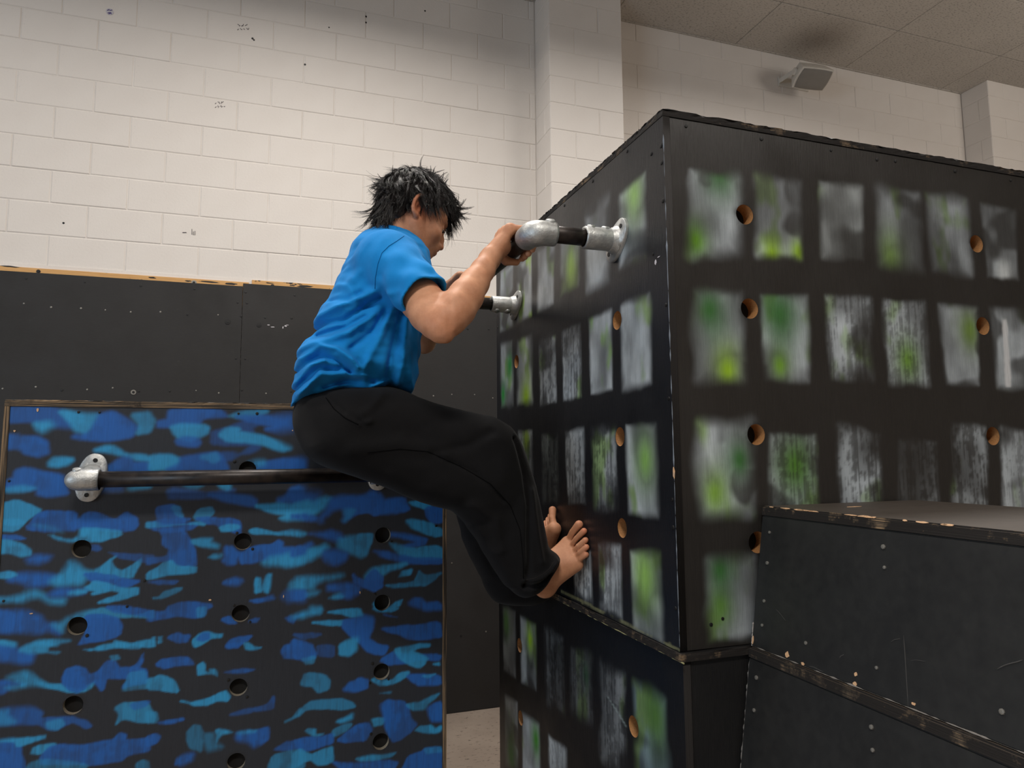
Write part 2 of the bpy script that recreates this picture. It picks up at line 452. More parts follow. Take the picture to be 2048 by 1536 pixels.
v, f = join_geo(pp); tag(mesh_np('pen_strokes', v, f, M['ink'], wb), kind='stuff')
v, f = discs_geo([atY(x, y, DW) for x, y in ((658, 55), (732, 33), (732, 45), (610, 129), (505, 77), (508, 80), (127, 446), (850, 22), (1413, 470))][:8], (0, -1, 0), 0.007)
tag(mesh_np('drilled_holes', v, f, M['darkscrew'], wb), kind='stuff')

# ------------------------------------------------------------------ sprayed artwork (kept in each board's own colour layer)
def lin(c): return np.array(srgb(*c)[:3])
def vnoise(U, V, su, sv, seed, octv=3):
    r = np.random.default_rng(seed); out = 0; amp = 1; tot = 0
    for o in range(octv):
        n = 64; tab = r.random((n, n))
        a = U/su*2**o + r.random()*50; b = V/sv*2**o + r.random()*50
        ia, ib = np.floor(a).astype(int), np.floor(b).astype(int); fa, fb = a-ia, b-ib
        fa = fa*fa*(3-2*fa); fb = fb*fb*(3-2*fb)
        t = lambda i, j: tab[i % n, j % n]
        out = out + amp*((t(ia, ib)*(1-fa)+t(ia+1, ib)*fa)*(1-fb) + (t(ia, ib+1)*(1-fa)+t(ia+1, ib+1)*fa)*fb)
        tot += amp; amp *= 0.55
    return out/tot
def sstep(a, b, x):
    t = np.clip((x-a)/(b-a), 0, 1); return t*t*(3-2*t)
def poly_sdf(P, X, Y):
    """signed distance to polygon P, negative inside"""
    P = np.asarray(P, float); d2 = np.full(X.shape, 1e9); ins = np.zeros(X.shape, bool)
    for i in range(len(P)):
        a, b = P[i], P[(i+1) % len(P)]
        e = b-a; wx, wy = X-a[0], Y-a[1]
        t = np.clip((wx*e[0]+wy*e[1])/max(e@e, 1e-12), 0, 1)
        d2 = np.minimum(d2, (wx-e[0]*t)**2 + (wy-e[1]*t)**2)
        c = (a[1] > Y) != (b[1] > Y)
        if abs(e[1]) > 1e-12: ins ^= c & (X < e[0]*(Y-a[1])/e[1] + a[0])
    d = np.sqrt(d2); return np.where(ins, -d, d)
def smooth_poly(P, it=1, w=0.25):
    P = np.asarray(P, float)
    for _ in range(it):
        Q = np.roll(P, -1, 0); P = np.stack([(1-w)*P+w*Q, w*P+(1-w)*Q], 1).reshape(-1, P.shape[1])
    return P
class Board:
    """a sheet of painted plywood lying in the plane axis = val; u runs along the wall-plan axis, v is height"""
    def __init__(s, axis, val, u0, u1, z0, z1, h, base):
        s.axis, s.val, s.ext = axis, val, (u0, u1, z0, z1)
        s.nu, s.nz = int((u1-u0)/h)+2, int((z1-z0)/h)+2
        s.u = np.linspace(u0, u1, s.nu); s.z = np.linspace(z0, z1, s.nz); s.h = h
        s.U, s.V = np.meshgrid(s.u, s.z, indexing='ij')
        s.col = np.empty((s.nu, s.nz, 3)); s.col[:] = lin(base)
        sd = int(abs(val)*1000) + 11*axis
        s.n1 = vnoise(s.U, s.V, 0.05, 0.05, sd, 4); s.streak = vnoise(s.U, s.V, 0.006, 0.11, sd+1, 3); s.n3 = vnoise(s.U, s.V, 0.012, 0.012, sd+2, 3)
        s.n4 = vnoise(s.U, s.V, 0.22, 0.3, sd+3, 3)
    def uv(s, x, y):
        p = at(x, y, s.axis, s.val); return (p[1] if s.axis == 0 else p[0], p[2])
    def shape(s, P, color, alpha=1.0, soft=0.008, wear=0.0, px=True, edge=0.012, grow=0.0):
        Q = np.array([s.uv(*q) for q in P]) if px else np.array(P)
        Q = smooth_poly(Q, 1, 0.13); sg = math.sin(Q[0, 0]*91+Q[0, 1]*57)
        m = soft + edge + 0.01
        a0, a1 = np.searchsorted(s.u, [Q[:, 0].min()-m, Q[:, 0].max()+m]); b0, b1 = np.searchsorted(s.z, [Q[:, 1].min()-m, Q[:, 1].max()+m])
        if a1 <= a0 or b1 <= b0: return
        w = (slice(a0, a1), slice(b0, b1))
        d = poly_sdf(Q, s.U[w], s.V[w]) + (s.n1[w]-0.5)*edge - grow
        sv = soft*(0.45 + 1.1*sstep(0.48, 0.8, s.n4[w] + 0.12*sg))
        a = alpha*sstep(sv, -sv, d)*(0.80 + 0.36*s.n4[w] - 0.20*sstep(0.5, 0.75, s.n1[w]))
        a = np.clip(a, 0, 1)
        if wear > 0:
            k = s.streak[w]*0.55 + s.n1[w]*0.45
            a = a*(1 - wear*sstep(0.46, 0.62, k))
        s.col[w] += a[..., None]*(lin(color)-s.col[w])
    def build(s, name, mat, parent, holes=(), hr=0.024, th=0.018, edge_mat=None, bore_mat=None, depth=0.036):
        col = s.col.copy()
        C = np.stack([s.U, s.V], -1)
        alive = np.ones((s.nu-1, s.nz-1), bool)
        for hu, hz in holes:
            d = np.hypot(s.U-hu, s.V-hz)
            ins = d < hr
            allin = ins[:-1, :-1] & ins[1:, :-1] & ins[:-1, 1:] & ins[1:, 1:]
            alive &= ~allin
            k = np.where(ins, hr/np.maximum(d, 1e-4), 1.0)[..., None]
            C = np.where(ins[..., None], np.array([hu, hz]) + (C-np.array([hu, hz]))*k, C)
            # grubby, chipped ring around the bore
            ring = np.exp(-((d-hr)/0.006)**2)*sstep(0.35, 0.7, s.n3)*0.6
            col += ring[..., None]*(lin((26, 25, 24))-col)
        N = s.nu*s.nz
        flat = C.reshape(-1, 2); V = np.empty((N, 3))
        if s.axis == 0: V[:, 0] = s.val; V[:, 1] = flat[:, 0]
        else: V[:, 1] = s.val; V[:, 0] = flat[:, 0]
        V[:, 2] = flat[:, 1]
        I = np.arange(N).reshape(s.nu, s.nz)
        F = np.stack([I[:-1, :-1], I[1:, :-1], I[1:, 1:], I[:-1, 1:]], -1)[alive]
        if s.axis == 0: F = F[:, ::-1]
        used = np.zeros(N, bool); used[F.ravel()] = True
        idx = np.cumsum(used)-1; V = V[used]; cc = col.reshape(-1, 3)[used]; F = idx[F]
        # four edges and the back
        u0, u1, z0, z1 = s.ext
        def P(u, z, dd): return (s.val+dd, u, z) if s.axis == 0 else (u, s.val+dd, z)
        k = len(V)
        ex = [P(u0, z0, 0), P(u1, z0, 0), P(u1, z1, 0), P(u0, z1, 0), P(u0, z0, th), P(u1, z0, th), P(u1, z1, th), P(u0, z1, th)]
        side = np.array([(0, 4, 5, 1), (1, 5, 6, 2), (2, 6, 7, 3), (3, 7, 4, 0)]) + k
        if s.axis == 0: side = side[:, ::-1]
        V = np.vstack([V, ex]); F = np.vstack([F, side])
        o = mesh_np(name, V, F, mat, parent)
        o.data.materials.append(edge_mat or mat)
        mi = np.zeros(len(o.data.polygons), np.int32); mi[-4:] = 1
        o.data.polygons.foreach_set('material_index', mi)
        at_ = o.data.color_attributes.new('paint', 'FLOAT_COLOR', 'POINT')
        ca = np.ones((len(V), 4), np.float32); ca[:k, :3] = np.clip(cc, 0, 1); ca[k:, :3] = lin((60, 50, 40))
        at_.data.foreach_set('color', ca.ravel())
        for hu, hz in holes:
            n = 28; vs = []; fs = []
            for dd in (0.0004, depth):
                for j in range(n):
                    t = 2*math.pi*j/n; vs.append(P(hu+hr*math.cos(t), hz+hr*math.sin(t), dd))
            for j in range(n):
                q = (j, (j+1) % n, n+(j+1) % n, n+j)
                fs.append(q if s.axis == 0 else q[::-1])
            b = mesh_np('hole_bore', vs, fs, bore_mat, o, smooth=True)
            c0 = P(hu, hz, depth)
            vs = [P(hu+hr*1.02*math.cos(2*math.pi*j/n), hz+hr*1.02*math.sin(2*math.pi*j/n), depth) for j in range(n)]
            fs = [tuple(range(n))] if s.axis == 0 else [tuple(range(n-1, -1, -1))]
            mesh_np('hole_shade_disc', vs, fs, M['hollow'], o)  # near-black disc stands in for the shade inside the hollow box
        return o
def window(b, Q, seed, green=(122, 152, 84), gw=0.5, white=(164, 171, 175), alpha=0.97, soft=0.010, wear=0.08, hole=0.25, blobs=()):
    """one sprayed window: pale mist, leafy green clouds and bare black between them, masked to a rectangle"""
    P = np.array([b.uv(*q) for q in Q]); m = soft+0.02
    a0, a1 = np.searchsorted(b.u, [P[:, 0].min()-m, P[:, 0].max()+m]); c0, c1 = np.searchsorted(b.z, [P[:, 1].min()-m, P[:, 1].max()+m])
    if a1 <= a0 or c1 <= c0: return
    w = (slice(a0, a1), slice(c0, c1)); U, V = b.U[w], b.V[w]
    d = poly_sdf(P, U, V) + (b.n1[w]-0.5)*0.008
    sv = soft*(0.35 + 1.9*vnoise(U, V, 0.09, 0.09, seed+5, 2))
    a = alpha*sstep(sv, -sv, d)
    n = vnoise(U, V, 0.075, 0.13, seed, 3); n2 = vnoise(U, V, 0.06, 0.11, seed+1, 3); n3 = vnoise(U, V, 0.10, 0.09, seed+2, 2)
    g_ = 0.8*sstep(0.68-gw*0.28, 0.86-gw*0.28, n)
    c = lin(white)*(1-g_[..., None]) + lin(green)*g_[..., None]
    c = c*(0.45+1.1*n2[..., None])
    a = a*(0.40 + 0.75*sstep(0.30, 0.66, vnoise(U, V, 0.11, 0.12, seed+9, 2)))
    a = np.clip(a, 0, 1)
    a = a*(1 - sstep(0.72-hole*0.5, 0.86-hole*0.4, n3)*0.8)
    for bx, by, br, bc in blobs:
        q = b.uv(bx, by); k = np.exp(-((U-q[0])**2+((V-q[1])*0.7)**2)/(br*br))[..., None]
        c = c*(1-k) + lin(bc)*k; a = np.maximum(a, alpha*sstep(sv, -sv, d)*k[..., 0])
    k = b.streak[w]*0.6 + b.n3[w]*0.4
    a = a*(1 - wear*sstep(0.44, 0.6, k))
    b.col[w] += a[..., None]*(c-b.col[w])

# ------------------------------------------------------------------ the two stacked painted boxes
XB, YB0, YB1, XR = 0.82, 1.318, 2.58, 3.24
ZL = Z0 - 0.418                   # joint between the two boxes
ZT = Z0 + 0.786                   # top of the stack
T = 0.018
LIME, GRN, DGRN = (150, 190, 40), (128, 168, 78), (60, 110, 55)
def screws_on(parent, pts, nrm, rad=0.005, mat='darkscrew'):
    v, f = discs_geo(pts, nrm, rad); tag(mesh_np('screw_heads', v, f, M[mat], parent), kind='stuff')

ub = empty('painted_plyometric_box', (XB, YB0, ZL))
tag(ub, 'upper black plywood box sprayed with green and white windows, U-shaped bar on its side', 'box', 'stacked painted boxes')
L = Board(0, XB, YB0, YB1, ZL+0.001, ZT-T-0.001, 0.0042, (24, 25, 29))  # black paint, with the bluish daylight sheen put into its base colour
Wn = [  # left side, top row then down; far column last
 ([(1240, 537), (1290, 513), (1289, 349), (1240, 392)], 11, dict(gw=0.4, soft=0.012, blobs=[(1268, 390, 0.05, (150, 190, 110))])),
 ([(1173, 582), (1217, 560), (1217, 395), (1173, 425)], 12, dict(gw=0.45, alpha=0.75, soft=0.02, hole=0.3)),
 ([(1122, 590), (1158, 570), (1158, 462), (1122, 486)], 13, dict(gw=0.5, blobs=[(1142, 535, 0.05, (150, 185, 80))])),
 ([(1076, 622), (1107, 606), (1107, 480), (1076, 505)], 14, dict(gw=0.45, soft=0.012)),
 ([(1035, 642), (1063, 630), (1063, 510), (1035, 530)], 15, dict(gw=0.7, green=LIME, hole=0.1)),
 ([(1001, 660), (1026, 650), (1026, 530), (1001, 545)], 16, dict(gw=0.5)),
 ([(1246, 779), (1301, 764), (1298, 588), (1242, 613)], 21, dict(gw=0.5, hole=0.05)),
 ([(1182, 788), (1225, 778), (1222, 622), (1178, 640)], 22, dict(gw=0.7, green=(140, 180, 100), hole=0.0, soft=0.007)),
 ([(1127, 800), (1163, 792), (1160, 648), (1124, 664)], 23, dict(gw=0.3, wear=0.6, soft=0.008)),
 ([(1081, 812), (1113, 802), (1110, 672), (1078, 684)], 24, dict(gw=0.4, wear=0.6, soft=0.008)),
 ([(1036, 806), (1064, 800), (1062, 672), (1036, 682)], 25, dict(gw=0.5, soft=0.016, blobs=[(1052, 795, 0.05, LIME)])),
 ([(1003, 814), (1026, 808), (1024, 682), (1002, 690)], 26, dict(gw=0.2, soft=0.014, blobs=[(1020, 730, 0.04, (40, 130, 60)), (1006, 790, 0.04, (40, 140, 60))])),
 ([(1258, 1024), (1315, 1031), (1311, 850), (1252, 851)], 31, dict(gw=0.45, hole=0.05, blobs=[(1290, 920, 0.05, (135, 180, 95))])),
 ([(1190, 1012), (1234, 1015), (1230, 858), (1185, 862)], 32, dict(gw=0.6, wear=0.55, soft=0.014)),
 ([(1137, 1008), (1170, 1006), (1166, 860), (1130, 864)], 33, dict(gw=0.4, wear=0.6)),
 ([(1086, 1004), (1117, 1003), (1115, 870), (1083, 872)], 34, dict(gw=0.5, wear=0.7, white=(120, 128, 126), alpha=0.7)),
 ([(1040, 985), (1066, 985), (1064, 862), (1037, 864)], 35, dict(gw=0.5, wear=0.5, alpha=0.75, blobs=[(1052, 880, 0.03, (150, 180, 60))])),
 ([(1003, 975), (1024, 975), (1022, 862), (1001, 864)], 36, dict(gw=0.4, alpha=0.6)),
 ([(1268, 1256), (1326, 1286), (1320, 1108), (1261, 1104)], 41, dict(gw=0.5, hole=0.0, soft=0.012, blobs=[(1290, 1150, 0.06, (150, 195, 100))])),
 ([(1202, 1214), (1244, 1236), (1240, 1094), (1197, 1090)], 42, dict(gw=0.5, wear=0.5, hole=0.1)),
 ([(1150, 1188), (1184, 1202), (1182, 1104), (1147, 1098)], 43, dict(gw=0.4, wear=0.6)),
]
for q, sd, kw in Wn: window(L, q, sd, **kw)
# worn pale bottom lip and knocks along the near corner
L.shape([(1122, 1180), (1360, 1300), (1360, 1303), (1122, 1184)], (150, 150, 110), 0.5, 0.002, 0.6)
LH = [(1.5635, 0.339+Z0), (1.5635, 0.043+Z0), (1.5635, -0.183+Z0), (2.345, 0.335+Z0), (2.345, 0.043+Z0), (2.345, -0.183+Z0)]
lp = L.build('side_panel', M['art'], ub, LH, th=T, edge_mat=M['edgedarkv'], bore_mat=M['bore'])

F_ = Board(1, YB0+0.0015, XB+T+0.0012, 2.3, ZL+0.001, ZT-T-0.001, 0.0042, (42, 39, 36))  # same black paint as the side; lamp sheen put into a lighter brown base
Wf = [
 ([(1385, 508), (1473, 503), (1473, 360), (1383, 342)], 51, dict(gw=0.5, soft=0.02, blobs=[(1390, 480, 0.035, (105, 160, 30)), (1440, 345, 0.05, DGRN)])),
 ([(1516, 507), (1601, 516), (1600, 366), (1514, 355)], 52, dict(gw=0.5, soft=0.014, hole=0.4, blobs=[(1545, 508, 0.03, LIME), (1598, 505, 0.025, LIME)])),
 ([(1646, 514), (1727, 519), (1722, 376), (1638, 362)], 53, dict(gw=0.3, hole=0.5, white=(135, 140, 140))),
 ([(1764, 526), (1841, 536), (1836, 390), (1760, 382)], 54, dict(gw=0.5, alpha=0.6, soft=0.02, blobs=[(1780, 515, 0.05, (135, 170, 90))])),
 ([(1868, 538), (1942, 549), (1930, 402), (1851, 388)], 55, dict(gw=0.3, alpha=0.75, soft=0.014)),
 ([(1976, 552), (2036, 558), (2030, 424), (1962, 408)], 56, dict(gw=0.5, hole=0.4, blobs=[(2010, 548, 0.03, (200, 205, 205))])),
 ([(1396, 756), (1489, 759), (1483, 584), (1390, 583)], 61, dict(gw=0.4, soft=0.018, blobs=[(1455, 740, 0.04, LIME), (1420, 620, 0.05, DGRN)])),
 ([(1531, 760), (1616, 762), (1614, 592), (1523, 592)], 62, dict(gw=0.5, blobs=[(1560, 730, 0.03, (120, 165, 50)), (1560, 630, 0.06, DGRN)])),
 ([(1665, 757), (1745, 758), (1738, 600), (1652, 593)], 63, dict(gw=0.3, hole=0.55, wear=0.5)),
 ([(1781, 766), (1856, 768), (1848, 606), (1770, 604)], 64, dict(gw=0.45, wear=0.5, hole=0.4, blobs=[(1815, 720, 0.04, (110, 150, 60))])),
 ([(1894, 768), (1958, 770), (1954, 618), (1878, 610)], 65, dict(gw=0.6, alpha=0.7, hole=0.4, blobs=[(1940, 660, 0.04, (120, 150, 70))])),
 ([(1996, 774), (2062, 778), (2056, 622), (1980, 618)], 66, dict(gw=0.6, hole=0.4)),
 ([(1410, 1027), (1501, 1027), (1498, 850), (1396, 846)], 71, dict(gw=0.6, soft=0.02, blobs=[(1430, 985, 0.04, (130, 170, 70)), (1480, 920, 0.04, DGRN)])),
 ([(1542, 1030), (1634, 1030), (1630, 872), (1539, 866)], 72, dict(gw=0.7, wear=0.55, blobs=[(1590, 930, 0.06, (80, 125, 45))])),
 ([(1684, 1030), (1766, 1030), (1758, 870), (1676, 850)], 73, dict(gw=0.3, hole=0.5, wear=0.65)),
 ([(1800, 1030), (1876, 1030), (1872, 886), (1797, 880)], 74, dict(gw=0.4, hole=0.5, wear=0.7, alpha=0.75)),
 ([(1908, 1030), (1976, 1030), (1972, 856), (1903, 846)], 75, dict(gw=0.4, hole=0.55, wear=0.7, alpha=0.75)),
 ([(2008, 1030), (2075, 1034), (2068, 868), (2002, 856)], 76, dict(gw=0.5, hole=0.3, wear=0.4)),
 ([(1420, 1281), (1506, 1272), (1504, 1118), (1418, 1122)], 81, dict(gw=0.6, alpha=0.8, soft=0.016, blobs=[(1442, 1210, 0.035, (105, 150, 60)), (1490, 1150, 0.05, (120, 124, 128)), (1440, 1140, 0.04, DGRN)])),
]
for q, sd, kw in Wf: window(F_, q, sd, **kw)
F_.shape([(2005, 640), (2013, 640), (2024, 774), (2010, 774)], (215, 215, 215), 0.8, 0.006)
FH = [(1.034, 0.558+Z0), (1.781, 0.556+Z0), (1.036, 0.333+Z0), (1.781, 0.331+Z0), (1.039, 0.041+Z0), (1.786, 0.038+Z0), (1.03, -0.2+Z0)]
fp = F_.build('front_panel', M['art'], ub, FH, th=T, edge_mat=M['edgedarkv'], bore_mat=M['bore'])
box('front_panel', (2.301, YB0+0.0015, ZL+0.001), (XR-T-0.001, YB0+T, ZT-T-0.001), M['boxblk'], ub)
box('side_panel', (XR-T, YB0, ZL), (XR, YB1, ZT-T-0.001), M['boxblk'], ub)
box('back_panel', (XB+T, YB1-T, ZL), (XR-T, YB1, ZT-T-0.001), M['boxblk'], ub)

def ragged_board(name, lo, hi, mat, parent, amp=0.0018, n=90):
    """a sheet whose exposed ply edges are chipped and splintered"""
    bm = bmesh.new(); (x0, y0, z0), (x1, y1, z1) = lo, hi
    ring = [(x0, y1)] + [(x0, y1+(y0-y1)*i/n) for i in range(1, n)] + [(x0, y0)] + [(x0+(x1-x0)*i/n, y0) for i in range(1, n)] + [(x1, y0), (x1, y1)]
    lay = []
    for q, z in enumerate((z0, z0+(z1-z0)*0.3, z0+(z1-z0)*0.62, z1-0.0015, z1)):
        row = []
        for i, (x, y) in enumerate(ring):
            a = amp*(0.25 if q < 2 else 1.0)
            k = random.random()**3*a*(2.2 if q >= 3 else 1)
            dx = k if x == x0 else 0; dy = k if y == y0 else 0
            row.append(bm.verts.new((x+dx, y+dy, z - (random.random()**4*amp*1.6 if q == 4 else 0))))
        lay.append(row)
    m = len(ring)
    for q in range(4):
        for i in range(m):
            j = (i+1) % m
            bm.faces.new((lay[q][i], lay[q][j], lay[q+1][j], lay[q+1][i]))
    bm.faces.new(lay[4]).material_index = 1; bm.faces.new(lay[0][::-1]).material_index = 1
    o = bm_obj(name, bm, mat, parent); o.data.materials.append(M['boxblk']); return o
ragged_board('top_board', (XB-0.001, YB0-0.001, ZT-T), (XR, YB1, ZT), M['edgedark'], ub, 0.003, 160)
sp = [(XB, YB0+0.011, Z0+z) for z in (0.70, 0.66, 0.57, 0.33, 0.12, -0.1, -0.16, -0.33)] + [(XB, YB0+0.055, Z0+0.7), (XB, YB0+0.06, Z0+0.46)] + \
     [(XB, YB0+y, ZT-T-0.012) for y in (0.17, 0.37, 0.57, 0.8, 1.0)] + [(XB, YB1-0.012, Z0+z) for z in (0.62, 0.5, 0.1, -0.2)]
screws_on(lp, sp, (-1, 0, 0))
screws_on(fp, [(XB+0.062+0.21*i, YB0+0.0015, ZT-T-0.016) for i in range(7)] + [(1.45, YB0+0.0015, ZT-T-0.02), (0.93, YB0+0.0015, ZL+0.06), (0.9, YB0+0.0015, ZL+0.05)], (0, -1, 0), 0.005)
def chips(parent, pts, nrm, name='bare_chip'):
    out = []
    nrm = np.array(nrm, float); nrm /= np.linalg.norm(nrm)
    a = np.cross(nrm, (0, 0, 1.0)); a /= np.linalg.norm(a); b = np.cross(nrm, a)
    for c, ra, rb in pts:
        n = 11; c = np.array(c); vs = []; k0 = random.uniform(0, 6)
        rr = [random.uniform(0.65, 1.1) for _ in range(n)]
        for h_ in (-0.0005, 0.0006):
            vs += [c + nrm*h_ + rr[i]*(ra*math.cos(2*math.pi*i/n)*a + rb*math.sin(2*math.pi*i/n)*b) for i in range(n)]
        fs = [tuple(range(n, 2*n))] + [(i, (i+1) % n, n+(i+1) % n, n+i) for i in range(n)]
        out.append((vs, fs))
    v, f = join_geo(out); return tag(mesh_np(name, v, f, M['chip'], parent), kind='stuff')
chips(lp, [((XB, YB0+0.0005, Z0-0.042), 0.003, 0.014)], (-1, -0.4, 0))
chips(lp, [((XB, YB0+0.05, Z0+0.438), 0.005, 0.007), ((XB, YB0+0.035, Z0+0.447), 0.007, 0.0012)], (-1, 0, 0), 'paint_scratch').data.materials[0] = M['sticker']
vs, fs = tube_geo([(XB+0.0002, YB0+0.0002, ZL+0.01+0.0145*i) for i in range(80)], [max(0.0002, random.gauss(0.0006, 0.0006)) for i in range(80)], 6)
mesh_np('rubbed_arris', vs, fs, m_plain('rubbed_blue_grey_paint', (120, 128, 138), 0.6), ub)

lb = empty('painted_plyometric_box', (XB, YB0, 0))
tag(lb, 'lower black plywood box with dim green windows, standing on the floor under the upper one', 'box', 'stacked painted boxes')
L2 = Board(0, XB+0.004, YB0-0.004, YB1+0.004, 0.45, ZL-T-0.001, 0.0046, (17, 18, 21))
for q, sd, kw in [
 ([(1007, 1340), (1031, 1354), (1031, 1223), (1006, 1213)], 91, dict(gw=0.5, hole=0.1, blobs=[(1012, 1245, 0.04, (110, 165, 90))])),
 ([(1043, 1364), (1073, 1382), (1072, 1250), (1041, 1235)], 92, dict(gw=0.5, blobs=[(1060, 1280, 0.04, LIME)])),
 ([(1094, 1405), (1127, 1425), (1126, 1276), (1092, 1262)], 93, dict(gw=0.3, alpha=0.3, wear=0.7, soft=0.02)),
 ([(1144, 1415), (1181, 1435), (1180, 1318), (1143, 1300)], 94, dict(gw=0.5, alpha=0.4, wear=0.6, soft=0.02, blobs=[(1172, 1350, 0.03, (70, 110, 80))])),
 ([(1203, 1520), (1250, 1560), (1248, 1354), (1203, 1335)], 95, dict(gw=0.4, alpha=0.55, wear=0.6, soft=0.02)),
 ([(1272, 1560), (1338, 1600), (1331, 1402), (1268, 1366)], 96, dict(gw=0.5, alpha=0.8, soft=0.016, white=(120, 140, 150), blobs=[(1310, 1430, 0.06, (85, 125, 60))])),
 ([(1011, 1530), (1036, 1540), (1035, 1405), (1010, 1392)], 97, dict(gw=0.5, blobs=[(1022, 1510, 0.06, (50, 120, 40))])),
 ([(1046, 1560), (1080, 1580), (1078, 1450), (1045, 1430)], 98, dict(gw=0.4, blobs=[(1072, 1480, 0.04, (60, 140, 40))])),
 ([(1100, 1600), (1136, 1620), (1133, 1500), (1098, 1474)], 99, dict(gw=0.2, wear=0.4)),
]: window(L2, q, sd, **kw)
L2.shape([(1213, 1393), (1216, 1391), (1254, 1452), (1251, 1454)], (150, 165, 165), 0.6, 0.002)
lp2 = L2.build('side_panel', M['art'], lb, [(2.352, -0.66+Z0), (2.348, -0.901+Z0), (1.538, -0.645+Z0)], th=T, edge_mat=M['edgedarkv'], bore_mat=M['bore'])
box('side_panel', (XB+0.004, YB0-0.004, 0.001), (XB+0.004+T, YB1+0.004, 0.449), M['boxblk'], lb)
box('front_panel', (XB+T+0.006, YB0-0.002, 0.001), (XR-T-0.001, YB0+T, ZL-T-0.001), M['boxblk'], lb)
box('side_panel', (XR-T, YB0, 0.001), (XR, YB1, ZL-T-0.001), M['boxblk'], lb)
box('back_panel', (XB+T+0.005, YB1-T, 0.001), (XR-T, YB1, ZL-T-0.001), M['boxblk'], lb)
ragged_board('top_board', (XB-0.004, YB0-0.010, ZL-T), (XR, YB1+0.004, ZL-0.0005), M['edgedark'], lb, 0.0012, 120)
# pale rubbed arris under the lip
vs, fs = tube_geo([(XB-0.0025, 1.30+0.02*i, ZL-T+0.0005+random.uniform(-0.0006, 0.0006)) for i in range(33)], [random.uniform(0.0006, 0.002) for i in range(33)], 6)
mesh_np('rubbed_arris', vs, fs, m_plain('rubbed_paint', (150, 146, 104), 0.7), lb)

# ------------------------------------------------------------------ black tapered vault boxes on the right
def vault(zt, zb, xt0, xb0, label, chipz=(), top=False):
    xc = 1.262; xt1, xb1 = 2*xc-xt0, 2*xc-xb0; ya, yb = -0.75, 1.306
    v = empty('vault_box', (xc, 0.3, zb)); tag(v, label, 'box', 'tapered vault boxes')
    tb = T+0.002
    bm = bmesh.new(); s = (xb0-xt0)/(zt-zb)
    k = s*tb
    add_hexa(bm, [(xt0+k, ya, zt-tb), (xt1-k, ya, zt-tb), (xt1-k, yb, zt-tb), (xt0+k, yb, zt-tb), (xt0, ya, zt), (xt1, ya, zt), (xt1, yb, zt), (xt0, yb, zt)])
    es = [e for e in bm.edges if (e.verts[0].co.z + e.verts[1].co.z)/2 > zt-0.004]
    bmesh.ops.bevel(bm, geom=es, offset=0.003, segments=2, affect='EDGES')
    o = bm_obj('top_board', bm, M['edgedark'], v)
    o.data.materials.append(M['vaulttop'])
    for p in o.data.polygons:
        if p.normal.z > 0.9: p.material_index = 1  # upward faces get a lighter brown than the sides
    zs = zt-tb-0.001
    def side(x_t, x_b, sgn):
        bm = bmesh.new(); t = T*sgn; q = (x_t-x_b)/(zt-zb)
        xa = x_t - q*(zt-zs)
        add_hexa(bm, [(min(x_b, x_b+t), ya, zb+0.001), (max(x_b, x_b+t), ya, zb+0.001), (max(x_b, x_b+t), yb, zb+0.001), (min(x_b, x_b+t), yb, zb+0.001),
                      (min(xa, xa+t), ya, zs), (max(xa, xa+t), ya, zs), (max(xa, xa+t), yb, zs), (min(xa, xa+t), yb, zs)])
        bmesh.ops.bevel(bm, geom=list(bm.edges), offset=0.0022, segments=2, affect='EDGES')
        return bm_obj('side_panel', bm, M['vault'], v)
    sd = side(xt0+0.001, xb0, 1); side(xt1-0.001, xb1, -1)
    for y0, y1 in ((ya+0.001, ya+T), (yb-T, yb-0.001)):
        bm = bmesh.new(); e = T+0.002; xa = xt0+k
        add_hexa(bm, [(xb0+e, y0, zb+0.001), (xb1-e, y0, zb+0.001), (xb1-e, y1, zb+0.001), (xb0+e, y1, zb+0.001), (xa+e, y0, zs), (2*xc-xa-e, y0, zs), (2*xc-xa-e, y1, zs), (xa+e, y1, zs)])
        bm_obj('end_panel', bm, M['vault'], v)
    nr = np.array((-(zt-zb), 0, xt0-xb0)); nr = nr/np.linalg.norm(nr)
    xs = lambda z: xb0 + (xt0-xb0)*(z-zb)/(zt-zb) - 0.0002
    pts = [(xs(z), y, z) for z in (zt-0.055, zt-0.12, zb+0.1, zb+0.05) for y in (yb-0.03,)] + [(xs(zt-0.05), yb-0.33, zt-0.05), (xs(zt-0.085), yb-0.335, zt-0.085)] + [(xs(zb+0.045), yb-y, zb+0.045) for y in (0.16, 0.33, 0.55, 0.63)]
    screws_on(sd, pts, nr, 0.0042, 'screw')
    if chipz: chips(sd, [((xs(z), y, z), a, b) for y, z, a, b in chipz], nr)
    return v
zt = Z0-0.1185; zm = Z0-0.418; zl = Z0-0.80
v1 = vault(zt, zm, 1.037, 0.991, 'top tapered black vault box with chipped paint beside the painted boxes',
      [(1.195, zm+0.011, 0.0065, 0.0065), (1.15, zm+0.005, 0.005, 0.003), (1.02, zm+0.022, 0.0035, 0.004), (1.02, zm+0.006, 0.005, 0.004), (0.9, zm+0.010, 0.004, 0.0025), (1.302, zm+0.012, 0.003, 0.01)])
v2 = vault(zm-0.001, zl, 0.986, 0.930, 'middle tapered black vault box with a scraped far edge, below the chipped top one')
v3 = vault(zl-0.001, 0.002, 0.928, 0.80, 'bottom tapered black vault box standing on the floor')
chips([c for c in v1.children if c.name.startswith('top_board')][0], [((1.19, 1.2, zt), 0.02, 0.007)], (0, 0.01, 1))
def arris_chips(par, p0, p1, n, nrm, r=0.004):
    p0, p1 = np.array(p0), np.array(p1)
    pts = []
    for _ in range(n):
        t = random.random()**1.2; pts.append((p0+(p1-p0)*t, random.uniform(0.004, 0.022), random.uniform(0.001, r*0.6)))
    chips(par, pts, nrm)
